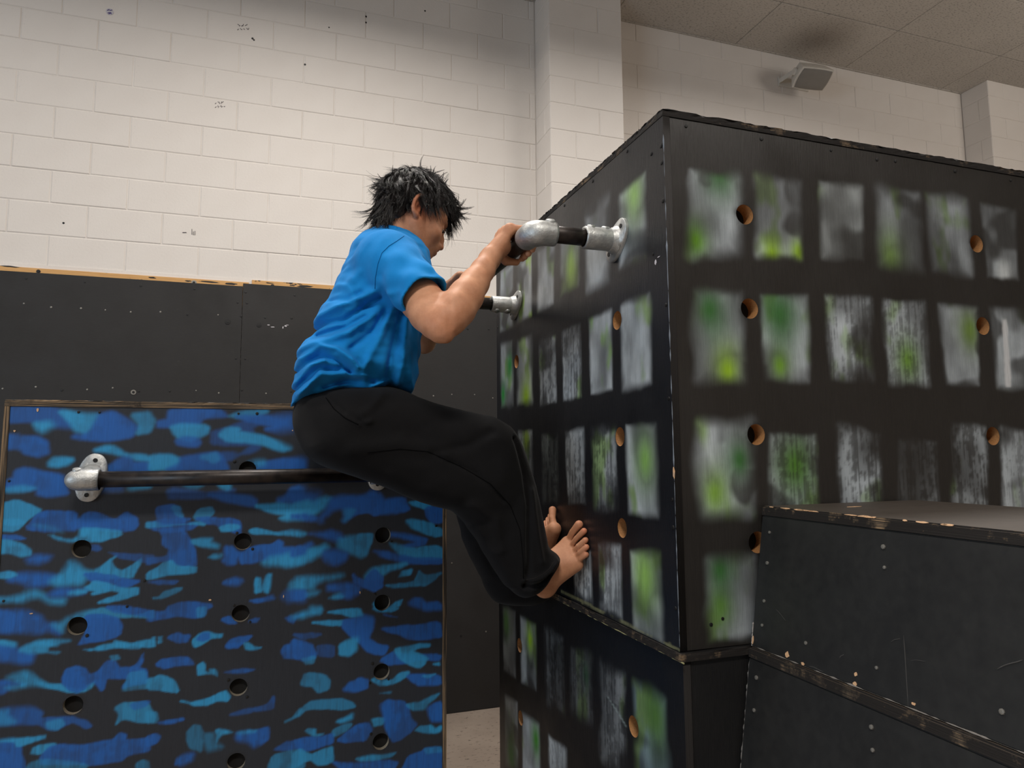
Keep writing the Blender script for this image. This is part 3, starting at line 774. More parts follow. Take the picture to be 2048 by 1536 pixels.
def rubbed(par, p0, p1, r, col, n=110, gap=0.5):
    p0, p1 = np.array(p0, float), np.array(p1, float)
    L_ = np.linspace(0, 1, n); k = vnoise(L_*30, L_*0, 1.0, 1.0, int(r*1e6)+n, 2)
    path = [p0+(p1-p0)*t for t in L_]; rad = [max(0.00015, r*(kk-gap)*4) for kk in k]
    vs, fs = tube_geo(path, rad, 6); mesh_np('rubbed_arris', vs, fs, m_plain('rubbed_vault_paint', col, 0.7), par)
rubbed(v1, (0.9912, 1.3045, zm+0.0015), (0.9912, 0.70, zm+0.0015), 0.0011, (128, 122, 116), 140, 0.36)
rubbed(v1, (0.9925, 1.3055, zm+0.001), (0.9985, 1.3055, zm+0.05), 0.0012, (150, 144, 138), 20, 0.2)
rubbed(v2, (0.984, 1.3055, zm-0.03), (0.945, 1.3055, zl+0.1), 0.0013, (112, 108, 104), 60, 0.38)
def scratch(par, a, b_, xz, w=0.0005, col=(96, 92, 90)):
    A, B_ = np.array(a), np.array(b_)
    path = [A+(B_-A)*t + np.array((0, 0.0012*math.sin(5*t), 0)) for t in np.linspace(0, 1, 8)]
    vs, fs = tube_geo([(xz(q[1]) , q[0], q[1]) for q in [(r_[0], r_[1]) for r_ in path]] if False else [(xz(r_[1])-0.0001, r_[0], r_[1]) for r_ in path], [w*0.3]+[w]*6+[w*0.3], 5)
    return vs, fs
xz1 = lambda z: 0.991 + (1.037-0.991)*(z-zm)/(zt-zm)
ss = []
def pv(x, y):
    q = at(x, y, 0, 1.01); return (q[1], q[2], 0)
for (x0, y0), (x1, y1), w in (((1809, 1270), (1834, 1410), 0.0006), ((1998, 1338), (2046, 1318), 0.0009), ((1786, 1284), (1803, 1275), 0.0006), ((1690, 1315), (1698, 1306), 0.0008), ((1632, 1330), (1662, 1340), 0.0006), ((1555, 1218), (1578, 1240), 0.0004), ((1828, 1321), (1858, 1320), 0.0004)):
    ss.append(scratch(v1, pv(x0, y0), pv(x1, y1), xz1, w))
v, f = join_geo(ss); tag(mesh_np('paint_scratches', v, f, m_plain('scratched_paint', (70, 68, 66), 0.7), v1), kind='stuff')
arris_chips([c for c in v1.children if c.name.startswith('top_board')][0], (1.0375, 1.28, zt-0.001), (1.0375, 0.85, zt-0.001), 14, (-0.7, 0, 0.7))

# ------------------------------------------------------------------ tall camouflage box behind the climber
YP0 = 2.2
PX0, PX1, PZ1 = -0.690, 0.527, Z0+0.160
pb = empty('camouflage_box', ((PX0+PX1)/2, YP0, 0))
tag(pb, 'tall plywood box sprayed in blue and black camouflage with bored holes', 'box')
C_ = Board(1, YP0+0.001, PX0+T*0.75, PX1-T*0.72, 0.30, PZ1-T-0.0005, 0.0036, (38, 42, 49))
BL, CY = (28, 98, 180), (46, 154, 208)
TILES = {0: (0, 800, 6.143), 1: (300, 800, 6.143), 2: (0, 1040, 6.143), 3: (300, 1040, 6.143), 4: (590, 970, 6.143), 5: (0, 1286, 6.143), 6: (300, 1286, 6.143), 7: (590, 1216, 4.8)}
STROKES = '''0B.75 8,8 60,8 78,15 92,33 63,31 40,26 10,27
0C 74,14 100,17 122,18 112,35 105,42 94,38 87,28 80,20
0B 122,17 140,15 158,24 170,33 162,45 130,50 100,48 90,45 110,40
0C.8 160,18 184,15 190,25 184,40 168,42 172,32
0C 42,29 60,28 63,31 52,38 46,36
0B 7,44 24,43 24,60 8,60
0B 27,45 45,46 58,53 60,66 48,69 30,65 25,60
0C 59,77 66,71 80,71 90,73 84,78 70,81 60,81
0C 115,62 130,57 142,58 155,66 184,69 184,74 165,73 140,65
0B 128,87 150,70 160,70 165,78 184,78 184,88
0B 20,88 30,84 45,87 75,93 78,105 84,115 60,118 46,116 45,110 10,109 3,108 10,100 18,96
0C.7 5,110 25,107 45,108 35,111 10,112
0C.85 0,128 20,125 38,130 50,136 35,145 20,160 -10,160 -10,128
0B 30,158 45,140 60,136 95,137 95,160 60,164
0B 97,154 100,142 110,136 122,138 140,146 155,137 168,145 170,154 165,160 150,163 100,158
0B.5 118,105 150,106 150,112 120,114
0C.6 158,108 184,105 184,107 162,110
1B 24,13 50,11 85,12 92,16 95,21 66,22 60,30 35,32 10,33 10,27 22,25
1C 26,33 40,31 66,31 72,34 70,42 60,46 48,50 35,47 29,40
1B 32,50 40,46 60,47 62,52 58,56 48,56 35,54
1C.7 95,20 110,16 130,13 145,13 135,18 115,22
1B 105,20 135,20 150,21 174,20 174,34 155,37 142,36 150,32 135,28 115,24
1B.5 75,40 90,36 100,32 120,26 135,28 125,34 126,39 110,40 95,50 130,52 135,58 125,64 110,67 120,60 125,55 100,55 75,53
1C 85,43 95,34 110,36 105,40 130,43 150,49 165,57 172,60 165,62 155,60 140,54 120,51 95,50
1C 0,68 25,68 36,73 32,81 18,84 0,86
1B.85 38,72 50,70 70,66 82,65 88,70 95,82 96,86 20,86 30,82 37,78
1C.5 62,70 80,66 85,72 78,76
1B.5 88,66 105,65 110,68 100,73 90,74
1B 128,79 150,76 165,73 190,72 190,85 130,85
1C.9 121,78 130,76 140,77 130,81
1C.5 42,104 65,104 58,107 48,107
1C 84,103 98,103 98,109 95,111 88,107
1B.5 22,112 30,109 50,112 70,116 85,113 98,111 104,111 96,117 70,120 25,121
1B.85 70,116 96,116 122,119 130,124 130,130 118,129 90,123
1B 158,123 165,120 172,112 184,106 190,127 160,126
1C 128,130 150,129 195,127 215,120 222,122 215,133 200,140 185,146 158,146 168,141 150,138
1B.9 8,133 20,130 28,128 38,132 39,142 45,150 60,152 50,160 20,165 0,158 0,150 8,148
1C.5 28,131 38,132 40,144 32,140
1C.6 55,145 60,135 75,132 78,138 72,144
1B 55,146 75,144 100,145 112,150 112,165 90,158
2C.8 -5,0 25,0 30,4 20,6 -5,6
2C.6 40,5 60,7 70,10 78,16 65,13 50,9
2B 95,-2 150,-2 152,12 140,13 100,11
2C 100,11 125,10 150,13 151,19 140,22 120,26 105,27 90,28 85,27 70,24 58,18 65,18 80,23 90,24 97,20
2B -5,19 20,19 33,23 25,24 -5,23
2C.9 -5,25 12,25 30,30 39,36 38,44 28,45 15,43 -5,39
2B 33,48 45,42 63,44 58,49 48,53 36,52
2B.6 112,31 120,32 124,36 118,38 112,36
2B 10,70 25,66 50,66 70,68 75,72 62,78 50,82 35,82 30,77 10,75
2C -5,66 10,63 18,65 20,68 10,71 -5,70
2C.9 60,76 75,66 80,58 85,52 93,52 104,62 115,63 125,57 135,48 143,44 137,50 142,60 150,62 160,57 175,45 174,52 168,62 163,71 140,71 120,69 105,70 100,78 80,80 70,80
2B 103,66 118,65 135,68 160,73 172,75 160,82 140,84 125,83 144,79 125,77 115,75
2C.9 115,76 125,78 140,80 150,84 170,83 170,92 155,97 135,100 120,102 130,97 145,92 147,88 135,87 125,89 113,91 122,87 105,84 112,80
2B.6 130,39 160,42 190,42 190,55 150,47
2C.8 -5,95 10,95 25,93 35,87 45,87 52,91 58,97 68,98 79,98 78,102 65,102 56,97 50,93 38,95 25,101 -5,101
2B 60,92 68,86 80,84 95,87 105,88 85,91 65,94
2C 85,90 95,87 106,88 95,91
2B -5,112 20,110 35,114 48,118 56,125 70,128 75,142 60,138 30,138 -5,138
2C.75 62,128 75,126 90,118 108,113 125,109 145,112 165,117 190,110 190,122 165,119 150,120 130,117 110,118 95,122 80,130 78,140 70,135
2B 130,107 150,105 184,110 184,120 165,117 140,113
2B 105,118 130,117 145,121 150,130 148,140 140,145 120,148 95,154 100,145 105,138
2C 40,152 55,147 70,146 88,148 75,152 70,156
2C -5,149 18,151 18,156 -5,157
2C 140,148 150,150 160,152 190,146 190,156 140,156
3C.85 -4,3 10,2 20,5 45,5 60,3 68,6 50,5 30,7 10,9 -4,9
3B 10,-2 50,-2 40,5 10,8
3B 10,11 40,9 45,15 50,24 54,33 57,45 58,57 40,58 25,50 -4,56 -4,46 20,44 23,36 14,30 15,20
3C -4,66 10,57 15,52 27,50 30,56 40,58 58,57 57,65 35,66 20,68 -4,74
3C.8 50,24 60,24 75,23 74,28 84,31 83,34 65,33 52,29
3C 84,9 90,6 100,5 110,7 110,10 100,13 88,14
3C.9 122,13 130,10 145,13 155,15 170,12 184,14 192,17 184,20 165,19 140,17 125,16
3B 93,33 102,32 106,38 112,40 106,47 105,54 95,55 88,50 92,43
3C.8 70,46 80,43 88,43 87,47 78,47
3B 115,38 130,32 150,30 158,25 164,27 162,34 184,33 195,36 184,42 150,48 125,53 112,54 110,46
3C.9 136,52 150,46 165,44 184,37 205,36 215,30 218,34 200,48 184,55 165,57 145,56
3C 130,72 136,72 138,88 130,90 129,80
3C 139,78 145,66 150,66 148,80 145,90 140,88
3C.6 172,78 180,70 190,70 190,85 172,86
3B 90,77 98,73 108,70 114,74 108,80 95,80
3B.7 -4,76 15,74 35,75 30,79 10,79
3C.8 2,95 10,93 18,87 30,84 40,83 38,88 25,94 15,98 4,98
3B 122,99 140,96 150,93 154,97 145,100 130,101
3B.5 160,95 170,87 190,86 190,100 170,102
3B.9 22,105 35,100 60,101 75,103 77,106 70,110 68,118 55,120 30,119 -4,126 -4,110 18,113
3C.5 58,108 70,106 68,118 58,119
3B 88,122 97,119 105,124 106,127 95,126
3B.8 121,125 128,121 135,121 130,126
3B.9 165,120 175,117 190,115 180,122 176,128 168,124
3C 2,144 7,143 7,150 2,150
3C 9,143 16,142 15,150 10,151
3B.8 20,144 34,139 40,143 48,142 45,150 35,152
3C 53,149 60,142 70,138 80,140 89,140 88,144 75,146 65,152 55,156
3B 58,146 65,140 73,139 74,146 65,149
3B 92,154 98,147 110,144 126,142 120,148 110,153 108,157 95,158
4B.8 -4,5 10,4 13,10 28,11 25,17 18,25 10,30 -4,22
4C -4,24 15,21 22,25 20,30 12,35 -4,36
4B -4,36 12,36 27,40 25,43 10,43 -4,41
4B 40,25 45,17 60,14 85,13 95,8 105,12 110,20 135,16 138,24 140,30 125,34 110,35 97,37 90,33 75,36 65,42 60,45 62,38 60,31 55,29 45,32 36,40 33,46 30,42 35,35
4C.5 60,31 75,30 68,40 60,45 63,38
4C 139,21 155,20 166,26 158,28 145,24
4B 160,30 166,27 182,30 182,46 170,47 163,42
4C.9 137,44 142,42 155,44 170,48 172,51 182,55 182,62 172,64 160,60 145,53
4B 16,60 35,59 45,56 57,57 62,65 55,69 42,66 30,62
4C.75 54,66 65,62 80,60 95,59 97,62 93,75 88,87 80,90 70,84 60,80 54,76
4C.9 115,70 130,74 150,77 157,75 175,75 182,80 182,90 150,91 128,86 120,78
4B 117,59 130,61 150,63 164,66 160,74 145,77 130,75 140,72 147,70 130,65 117,63
4B 95,80 110,81 130,86 150,90 182,91 182,96 140,95 125,93 105,88
4B 35,82 50,81 65,84 62,92 52,98 42,99 37,92
4C.9 85,113 95,103 105,99 120,98 138,96 130,101 115,106 105,113 90,118
4B 71,110 76,113 85,117 88,112 98,103 108,112 108,125 98,132 90,127 82,124 72,120
4B 40,124 55,120 70,121 80,124 78,132 66,140 50,138 58,130 40,130
4C.8 40,139 55,133 60,138 50,141
4C 127,113 132,106 144,104 142,111 130,113
4C.75 110,123 125,121 145,118 149,112 152,105 160,110 182,107 172,118 160,124 145,125 120,127
4C.75 2,118 10,112 30,112 50,110 60,111 55,115 35,117 25,122 22,127 10,128 2,125
4B -4,130 12,129 16,134 10,140 -4,143
4C.7 15,133 30,131 28,134 18,136
4B 139,145 145,138 155,139 162,145 175,143 180,148 180,153 160,154 150,150
4C 95,145 100,140 102,147 115,150 125,144 133,140 130,147 120,152 110,156 100,154
4C.5 20,150 32,149 35,154 20,156
4C.7 -4,88 10,85 15,78 25,77 32,80 25,84 15,88 12,95 -4,100
4B -4,77 10,75 20,70 22,73 15,78 12,85 -4,88
5B -4,4 15,6 25,10 38,10 42,15 38,22 25,25 -4,22
5C.8 24,9 35,3 50,0 75,0 60,5 60,10 75,11 68,14 50,12 35,11
5C 102,8 115,7 130,3 142,0 170,0 175,3 172,8 160,8 145,5 125,8 110,10
5B -4,48 12,45 35,50 15,55 5,62 -4,65
5C.9 8,42 18,37 30,36 40,39 50,46 60,52 75,52 85,57 100,58 110,50 118,46 112,55 105,59 85,60 70,56 50,53 30,54 15,57 5,55 25,51 15,46
5B 78,42 80,33 95,28 105,31 110,38 120,35 130,22 140,20 147,31 165,30 180,34 182,50 160,54 150,56 155,48 160,43 130,43 128,55 125,58 120,52 115,48 105,56 95,60 85,57 78,50
5C.5 150,60 155,48 160,38 178,35 183,56
5C.6 134,16 145,15 148,19 138,22
5B 168,26 173,14 177,12 176,22 170,30 158,33
5B.7 -4,84 10,80 40,80 55,85 50,92 70,92 90,91 105,96 113,102 105,104 90,97 80,100 70,107 60,106 50,101 25,100 -4,100
5C.5 -4,84 10,83 8,90 20,97 10,100 -4,100
5C.6 55,98 75,94 78,100 70,107 60,105
5C.75 142,101 147,88 142,80 150,74 165,73 180,72 190,90 190,98 170,97 155,93 148,96
5B.8 160,76 170,72 184,72 178,78 165,82
5B -4,122 20,119 25,125 25,135 32,150 30,158 -4,158
5C -4,121 20,118 40,117 55,114 55,117 35,122 22,127 18,121
5C.9 38,136 42,129 50,125 70,124 60,130 50,136
5B 50,140 60,128 75,124 100,126 125,121 140,118 147,111 155,113 155,119 184,117 184,133 160,137 150,145 120,150 50,150
5C.5 30,158 35,147 60,142 90,145 110,150 100,158
5C.5 168,149 175,144 184,146 184,158 170,158
6B 8,27 15,21 28,17 44,16 52,22 54,27 40,28 20,31
6C.9 -4,45 10,41 20,41 30,47 35,60 20,59 -4,57
6C 58,28 65,24 68,27 68,34 72,36 72,31 80,31 84,35 84,43 78,39 65,39 59,39
6B.8 88,36 100,33 115,32 130,33 120,36 100,38
6C 37,72 42,71 50,74 60,72 72,68 80,65 84,62 88,60 93,58 99,66 95,71 88,70 82,70 70,76 55,76
6B.6 127,80 135,78 145,74 152,65 154,80 148,83 130,84
6B.5 98,88 110,83 127,80 127,84 105,88
6C.6 -4,84 8,86 11,94 8,99 -4,98
6B 8,97 25,95 40,92 42,94 30,98 12,100
6C.4 45,110 55,101 62,102 65,112 63,134 50,130 46,120
6C.4 66,112 80,110 82,122 90,128 70,132
6C 80,107 85,105 95,107 103,110 90,112 84,118 82,122
6B 106,110 120,108 132,106 147,103 146,118 138,124 128,127 120,122 106,118
6C.8 106,110 132,106 131,109 115,112
6B -4,115 8,111 12,115 8,122 -4,128
6B 30,150 33,142 42,136 55,135 52,145 40,150
6B 160,10 165,3 184,0 200,0 205,15 195,18 184,20 165,20
6C 115,0 122,0 128,5 138,5 130,8 118,8
6B 92,5 98,0 115,0 110,3 98,6
6B 150,132 165,122 184,118 190,128 165,133
6C.6 145,156 150,138 165,133 190,130 190,156
6C.5 165,97 175,92 184,80 190,84 175,93
7C.9 -3,7 15,3 25,0 25,5 12,8 -3,11
7C 30,4 45,1 62,1 66,8 55,9 45,6
7C.9 15,14 30,13 46,12 45,17 32,16
7B 55,10 66,7 75,10 74,20 70,30 80,35 90,37 85,45 70,42 64,36 55,28 45,18 46,12
7B.5 -3,25 15,24 25,25 20,28 8,31
7B -3,30 12,32 20,40 20,48 10,52 -3,48
7C.6 5,48 20,46 18,53 10,54
7B.5 20,36 38,36 37,47 22,46
7C.9 42,36 55,30 60,30 59,40 52,46 43,45
7C 75,0 100,0 92,4 80,3
7B.8 85,6 99,9 90,8
7B 84,20 95,18 115,17 135,13 140,16 140,28 120,30 108,31 100,25 88,22
7B 82,50 95,42 115,46 135,44 140,46 138,50 120,50 105,53 90,54
7C.9 95,40 105,36 120,35 130,36 118,38 114,42 128,48 125,54 120,58 108,53 100,48
7C 132,54 138,53 139,55
7C.85 73,69 77,67 85,69 93,69 100,63 110,62 100,70 92,74 80,75
7B 108,65 125,63 140,65 140,73 118,74 112,70
7C.8 122,65 136,63 128,67
7C.6 5,72 8,63 15,62 30,66 34,70 32,78 22,81 17,75 6,74
7B 46,79 52,72 62,67 70,69 70,77 60,80
7C.4 80,82 93,80 92,82
7C.6 0,105 8,95 15,90 25,89 45,88 55,91 58,95 45,97 20,96 10,98 5,104
7C 40,109 47,106 55,102 54,106 44,110
7C.8 73,107 80,105 87,106 84,112 76,114
7B 81,92 90,88 105,89 110,95 112,105 118,112 112,120 100,128 94,130 88,120 85,105
7C.7 105,92 120,90 133,84 139,82 128,92 125,98 112,99
7B 126,95 141,90 141,108 130,109
7C 113,118 120,113 130,112 135,116 140,114 139,119 128,121
7C.8 8,118 12,115 20,116 20,121 28,121 20,124
7B -3,127 12,124 28,123 38,120 36,130 20,135 5,138
7C.8 -3,140 5,135 15,142 28,135 36,133 38,147 30,150 22,150 15,145 8,148 -3,156
7C.5 35,118 45,113 55,111 50,118 38,124
7B.9 40,127 48,120 60,112 72,110 75,118 68,128 50,130
7C.8 58,145 70,142 85,140 98,138 92,144 75,147 62,147
7B.9 35,147 60,149 90,145 100,148 95,156 45,156
7B.9 102,156 108,142 122,138 125,134 141,132 141,156
7C.5 124,135 141,132 141,138 126,140'''
for i, s_ in enumerate(STROKES.split('\n')):
    h_, *pts = s_.split(' ')
    ox, oy, k = TILES[int(h_[0])]
    al = float(h_[2:]) if len(h_) > 2 else 0.95
    P = [(ox + float(a)*10/k, oy + float(b)*10/k) for a, b in (q.split(',') for q in pts)]
    yc = sum(p[1] for p in P)/len(P)
    C_.shape(P, BL if h_[1] == 'B' else CY, al, soft=(0.016 if yc < 1000 else 0.008), wear=(0.06 if yc < 1030 else 0.26), edge=(0.008 if yc < 1000 else 0.012), grow=0.004 if yc < 1030 else 0.0015)
PH = [(x, Z0+z) for x in (-0.4915, -0.081, 0.325) for z in (-0.245, -0.449, -0.654, -0.857, -1.062, -1.265)] + [(-0.074, Z0-0.036)]
C_.build('front_panel', M['camo'], pb, PH, th=T, edge_mat=M['edgev'], bore_mat=M['boredark'], depth=0.018)
box('front_panel', (PX0+T*0.75, YP0+0.001, 0.002), (PX1-T*0.72, YP0+T, 0.299), M['boxblk'], pb)
ragged_board('top_board', (PX0, YP0-0.0015, PZ1-T), (PX1, YP0+0.75, PZ1), M['edgeh'], pb, 0.0012, 120)
box('side_panel', (PX0-0.001, YP0-0.001, 0.001), (PX0+T*0.72, YP0+0.75, PZ1-T), M['edgev'], pb, 0.0008)
box('side_panel', (PX1-T*0.72, YP0-0.001, 0.001), (PX1+0.0005, YP0+0.75, PZ1-T), M['edgev'], pb, 0.0008)
for o in pb.children:
    if o.name.startswith('side_panel'):
        o.data.materials.append(M['boxblk'])
        for q in o.data.polygons:
            if abs(q.normal.x) > 0.9: q.material_index = 1
box('back_panel', (PX0+T, YP0+0.73, 0.001), (PX1-T, YP0+0.749, PZ1-T-0.001), M['boxblk'], pb)
scr = [atY(x, y, YP0) for x, y in ((157, 824), (199, 824.5), (477, 827), (514, 827), (469, 923), (474, 1066), (505, 1098), (468, 1211), (500, 1244), (18, 962), (174, 1271), (7, 1202), (289, 1161), (254, 1213), (783, 1083), (750, 1188), (745, 1327), (777, 1358), (740, 1366), (742, 1468), (457, 1360), (494, 1394), (872, 1052))]
fpn = [c for c in pb.children if c.name.startswith('front_panel')][0]
screws_on(fpn, scr, (0, -1, 0), 0.0042)
chips(fpn, [(atY(x, y, YP0), a, b) for x, y, a, b in ((75, 820, 0.003, 0.006), (29, 862, 0.003, 0.003), (420, 1200, 0.005, 0.003), (62, 1227, 0.005, 0.0015), (567, 1193, 0.0015, 0.005), (720, 1185, 0.002, 0.005), (585, 861, 0.002, 0.002))], (0, -1, 0))

# ------------------------------------------------------------------ iron pipe bars
PR, SR = 0.0214, 0.0288           # pipe and socket radii
def flange_geo(c, nrm, axis, half=0.062, r_end=0.026, r_mid=0.037, t=0.007):
    """oval wall plate with waisted ends, seated on the wall, domed towards its socket"""
    c, nrm, ax = np.array(c, float), np.array(nrm, float), np.array(axis, float)
    ax = ax/np.linalg.norm(ax); sd = np.cross(nrm, ax); n = 48
    def outline(k, off):
        o = []
        for i in range(n):
            a = 2*math.pi*i/n; ca, sa = math.cos(a), math.sin(a)
            rr = r_mid*k; L_ = half*k if k < 1 else half
            s = math.copysign(abs(ca)**0.92, ca)*L_; w = math.copysign(abs(sa)**0.80, sa)*(rr*(1-0.05*abs(ca)**2))
            o.append(c + ax*s + sd*w + nrm*off)
        return o
    rings = [outline(1.0, 0.0), outline(1.0, t), outline(0.95, t+0.002)]
    def rd(r, off): return [c + (ax*math.cos(2*math.pi*i/n) + sd*math.sin(2*math.pi*i/n))*r + nrm*off for i in range(n)]
    rings += [rd(0.037, t+0.004), rd(0.033, t+0.010), rd(SR+0.0008, t+0.020)]
    V = [p for r in rings for p in r]; F = []
    for q in range(len(rings)-1):
        for i in range(n):
            j = (i+1) % n; F.append((q*n+i, q*n+j, (q+1)*n+j, (q+1)*n+i))
    F.append(tuple(range(n-1, -1, -1))); F.append(tuple((len(rings)-1)*n+i for i in range(n)))
    return V, F
def flange(parent, c, nrm, axis, label=None, hole_s=0.044, half=0.062):
    v, f = flange_geo(c, nrm, axis, half)
    o = mesh_np('wall_flange', v, f, M['galv'], parent, smooth=True)
    o.data.set_sharp_from_angle(angle=math.radians(50))
    ax = np.array(axis, float); ax /= np.linalg.norm(ax); nr = np.array(nrm, float)
    for s in (-1, 1):
        p = np.array(c) + ax*s*hole_s + nr*0.0098
        vs, fs = tube_geo([p-nr*0.002, p+nr*0.0021], 0.0058, 14); mesh_np('screw_hole', vs, fs, M['darkscrew'], o)
    return o
def socket(parent, a, b, name='socket', r=SR, studs=()):
    a, b = np.array(a, float), np.array(b, float); d = b-a; d /= np.linalg.norm(d)
    path = [a, a+d*0.001, b-d*0.003, b, b, b-d*0.004]
    o = tube(name, path, [r, r, r, r-0.0015, PR+0.002, PR+0.0015], M['galv'], parent, 28)
    for p, n_ in studs:
        n_ = np.array(n_, float)
        vs, fs = tube_geo([np.array(p)-n_*0.006, np.array(p)+n_*0.001, np.array(p)+n_*0.0045, np.array(p)+n_*0.0045, np.array(p)+n_*0.002], [0.012, 0.0115, 0.009, 0.005, 0.0045], 16)
        mesh_np('set_screw_boss', vs, fs, M['galv'], o, smooth=True)
    return o
def elbow(parent, p, d1, d2, leg=0.058, bend=0.03, r=0.0305, name='elbow'):
    """cast elbow with its corner at p, openings towards d1 and d2"""
    p, d1, d2 = np.array(p, float), np.array(d1, float), np.array(d2, float)
    pts, rad = [], []
    a = p + d1*bend; b = p + d2*bend; c = a + d2*bend
    for s in np.linspace(leg, bend, 5)[:-1]: pts.append(p + d1*s); rad.append(r if s < leg-0.003 else r)
    for i in range(13):
        t = math.pi/2*i/12; pts.append(c - d2*bend*math.cos(t) - d1*bend*math.sin(t)); rad.append(r + 0.0022*math.sin(math.pi*i/12))
    for s in np.linspace(bend, leg, 5)[1:]: pts.append(p + d2*s); rad.append(r)
    pts = [p + d1*(leg-0.004), p + d1*leg] + pts + [p + d2*leg, p + d2*(leg-0.004)]
    rad = [PR+0.0015, PR+0.002] + [r-0.001] + rad[1:-1] + [r-0.001] + [PR+0.002, PR+0.0015]
    return tube(name, pts, rad, M['galv'], parent, 28)

BX, BZ = 0.588, Z0+0.5175         # cross bar line of the U-shaped bar
YN, YF = 1.545, 2.335
ug = empty('pull_up_bar', (XB, (YN+YF)/2, BZ))
tag(ug, 'U-shaped black pipe bar with cast elbows on the upper painted box, held by the climber', 'bar')
zn, zf = Z0+0.548, Z0+0.543
def tilt(px_a, px_b): 
    a, b = at(*px_a, 0, XB), at(*px_b, 0, XB); return b-a
for y, z, axv in ((YN, zn-0.006, tilt((1215, 505), (1243, 438))), (YF, zf-0.004, tilt((1020, 626), (1036, 582)))):
    flange(ug, (XB-0.0006, y, z), (-1, 0, 0), axv)
    up = np.array((0.35, -0.0, 0.93)) if y == YN else np.array((0, -0.2, -0.97))
    up = np.array((0, -0.25, 0.968)) if y == YN else np.array((0, -0.35, -0.937))
    socket(ug, (XB-0.015, y, z), (XB-0.098, y, z), 'flange_socket', SR, [((XB-0.04, y, z)+up*(SR-0.001), up), ((XB-0.08, y, z)+up*(SR-0.001), up)])
    tube('stub_pipe', [(XB-0.06, y, z), (BX+0.02, y, z)], PR, M['pipe'], ug)
for y, z, s in ((YN, zn-0.006, 1), (YF, zf-0.004, -1)):
    e = elbow(ug, (BX, y, z), (1, 0, 0), (0, s, 0), 0.056)
    up = np.array((0, -0.2*s, 0.98))
    for q in (np.array((BX+0.042, y, z)),):
        vs, fs = tube_geo([q+up*(SR-0.006), q+up*(SR+0.003), q+up*(SR+0.0065), q+up*(SR+0.006)], [0.014, 0.0135, 0.010, 0.004], 16); mesh_np('set_screw_boss', vs, fs, M['galv'], e, smooth=True)
tube('cross_bar', [(BX, YN+0.02, zn-0.006), (BX, YN+0.07, zn-0.006), (BX, YF-0.07, zf-0.004), (BX, YF-0.02, zf-0.004)], PR, M['pipe'], ug)
BZ = (zn+zf)/2-0.005

bg = empty('pull_up_bar', (0, YP0, Z0-0.06))
tag(bg, 'straight black pipe bar bolted level across the front of the blue camouflage box', 'bar')
BY = YP0 - 0.072
xl, xr = atY(160, 958, BY)[0], atY(772, 958, BY)[0]
bz = Z0-0.0565
for x, s, ax in ((xl, 1, (0.18, 0, 1)), (xr, -1, (0.1, 0, 1))):
    c = (x + 0.012*s, YP0, bz + (0.004 if s > 0 else 0.016))
    flange(bg, c, (0, -1, 0), ax, half=0.066, hole_s=0.048)
    pts = [(x+0.012*s, YP0-0.012, bz), (x+0.008*s, YP0-0.03, bz), (x, BY+0.014, bz)]
    o = tube('elbow', [(x+0.006*s, YP0-0.015, bz+0.004), (x+0.004*s, YP0-0.035, bz+0.002), (x, BY+0.014, bz), (x+0.002*s, BY+0.004, bz), (x+0.012*s, BY, bz), (x+0.03*s, BY, bz), (x+0.046*s, BY, bz), (x+0.046*s, BY, bz), (x+0.044*s, BY, bz)],
             [0.029, 0.027, 0.024, 0.0245, 0.028, SR, SR, PR+0.002, PR+0.001], M['galv'], bg, 28)
    # rounded cast nose of the socket
    vs, fs = [], []
    nose = [(x - s*0.036*math.cos(t), BY, bz) for t in np.linspace(0.05, math.pi/2, 8)] + [(x+s*0.01, BY, bz), (x+s*0.044, BY, bz), (x+s*0.046, BY, bz)]
    rad = [SR*math.sin(t) for t in np.linspace(0.05, math.pi/2, 8)] + [SR, SR, SR-0.002]
    vs, fs = tube_geo(nose, rad, 28); k = mesh_np('elbow_nose', vs, fs, M['galv'], o, smooth=True); k.data.set_sharp_from_angle(angle=math.radians(60))
    up = np.array((0, -0.2, 0.98)); q = np.array((x-s*0.006, BY, bz))
    vs, fs = tube_geo([q+up*0.018, q+up*(SR+0.002), q+up*(SR+0.004)], [0.013, 0.0115, 0.007], 16); mesh_np('set_screw_boss', vs, fs, M['galv'], o, smooth=True)
tube('bar_pipe', [(xl+0.02, BY, bz), (xr-0.02, BY, bz)], PR, M['pipe'], bg)

# ------------------------------------------------------------------ loudspeaker under the ceiling
spk = empty('wall_loudspeaker', (4.33, DW-0.03, Z0+3.29))
tag(spk, 'white wall loudspeaker with grey mesh front, tilted down under the ceiling', 'speaker')
SO = atY(1626, 158, 4.46)
nz_ = np.array((-0.05, -0.50, -0.86)); nz_ /= np.linalg.norm(nz_)       # the way the mesh faces
nx_ = np.array((1.0, -0.11, 0.0)); nx_ -= nz_*(nx_@nz_); nx_ /= np.linalg.norm(nx_); ny_ = np.cross(nz_, nx_); ny_ = ny_ if ny_[2] > 0 else -ny_
def spk_pt(a, b, c): return SO + nx_*a + ny_*b + nz_*c
def rr_outline(w, h, n=7, bow=0.06):
    P = []
    for s0, s1 in (((-1, -1), (1, -1)), ((1, -1), (1, 1)), ((1, 1), (-1, 1)), ((-1, 1), (-1, -1))):
        for i in range(n):
            t = i/n; x = s0[0]+(s1[0]-s0[0])*t; y = s0[1]+(s1[1]-s0[1])*t
            b = bow*(1-(2*t-1)**2)
            if abs(s0[1]-s1[1]) < 1e-6: y *= 1+b
            else: x *= 1+b
            P.append((x*w/2, y*h/2))
    return P
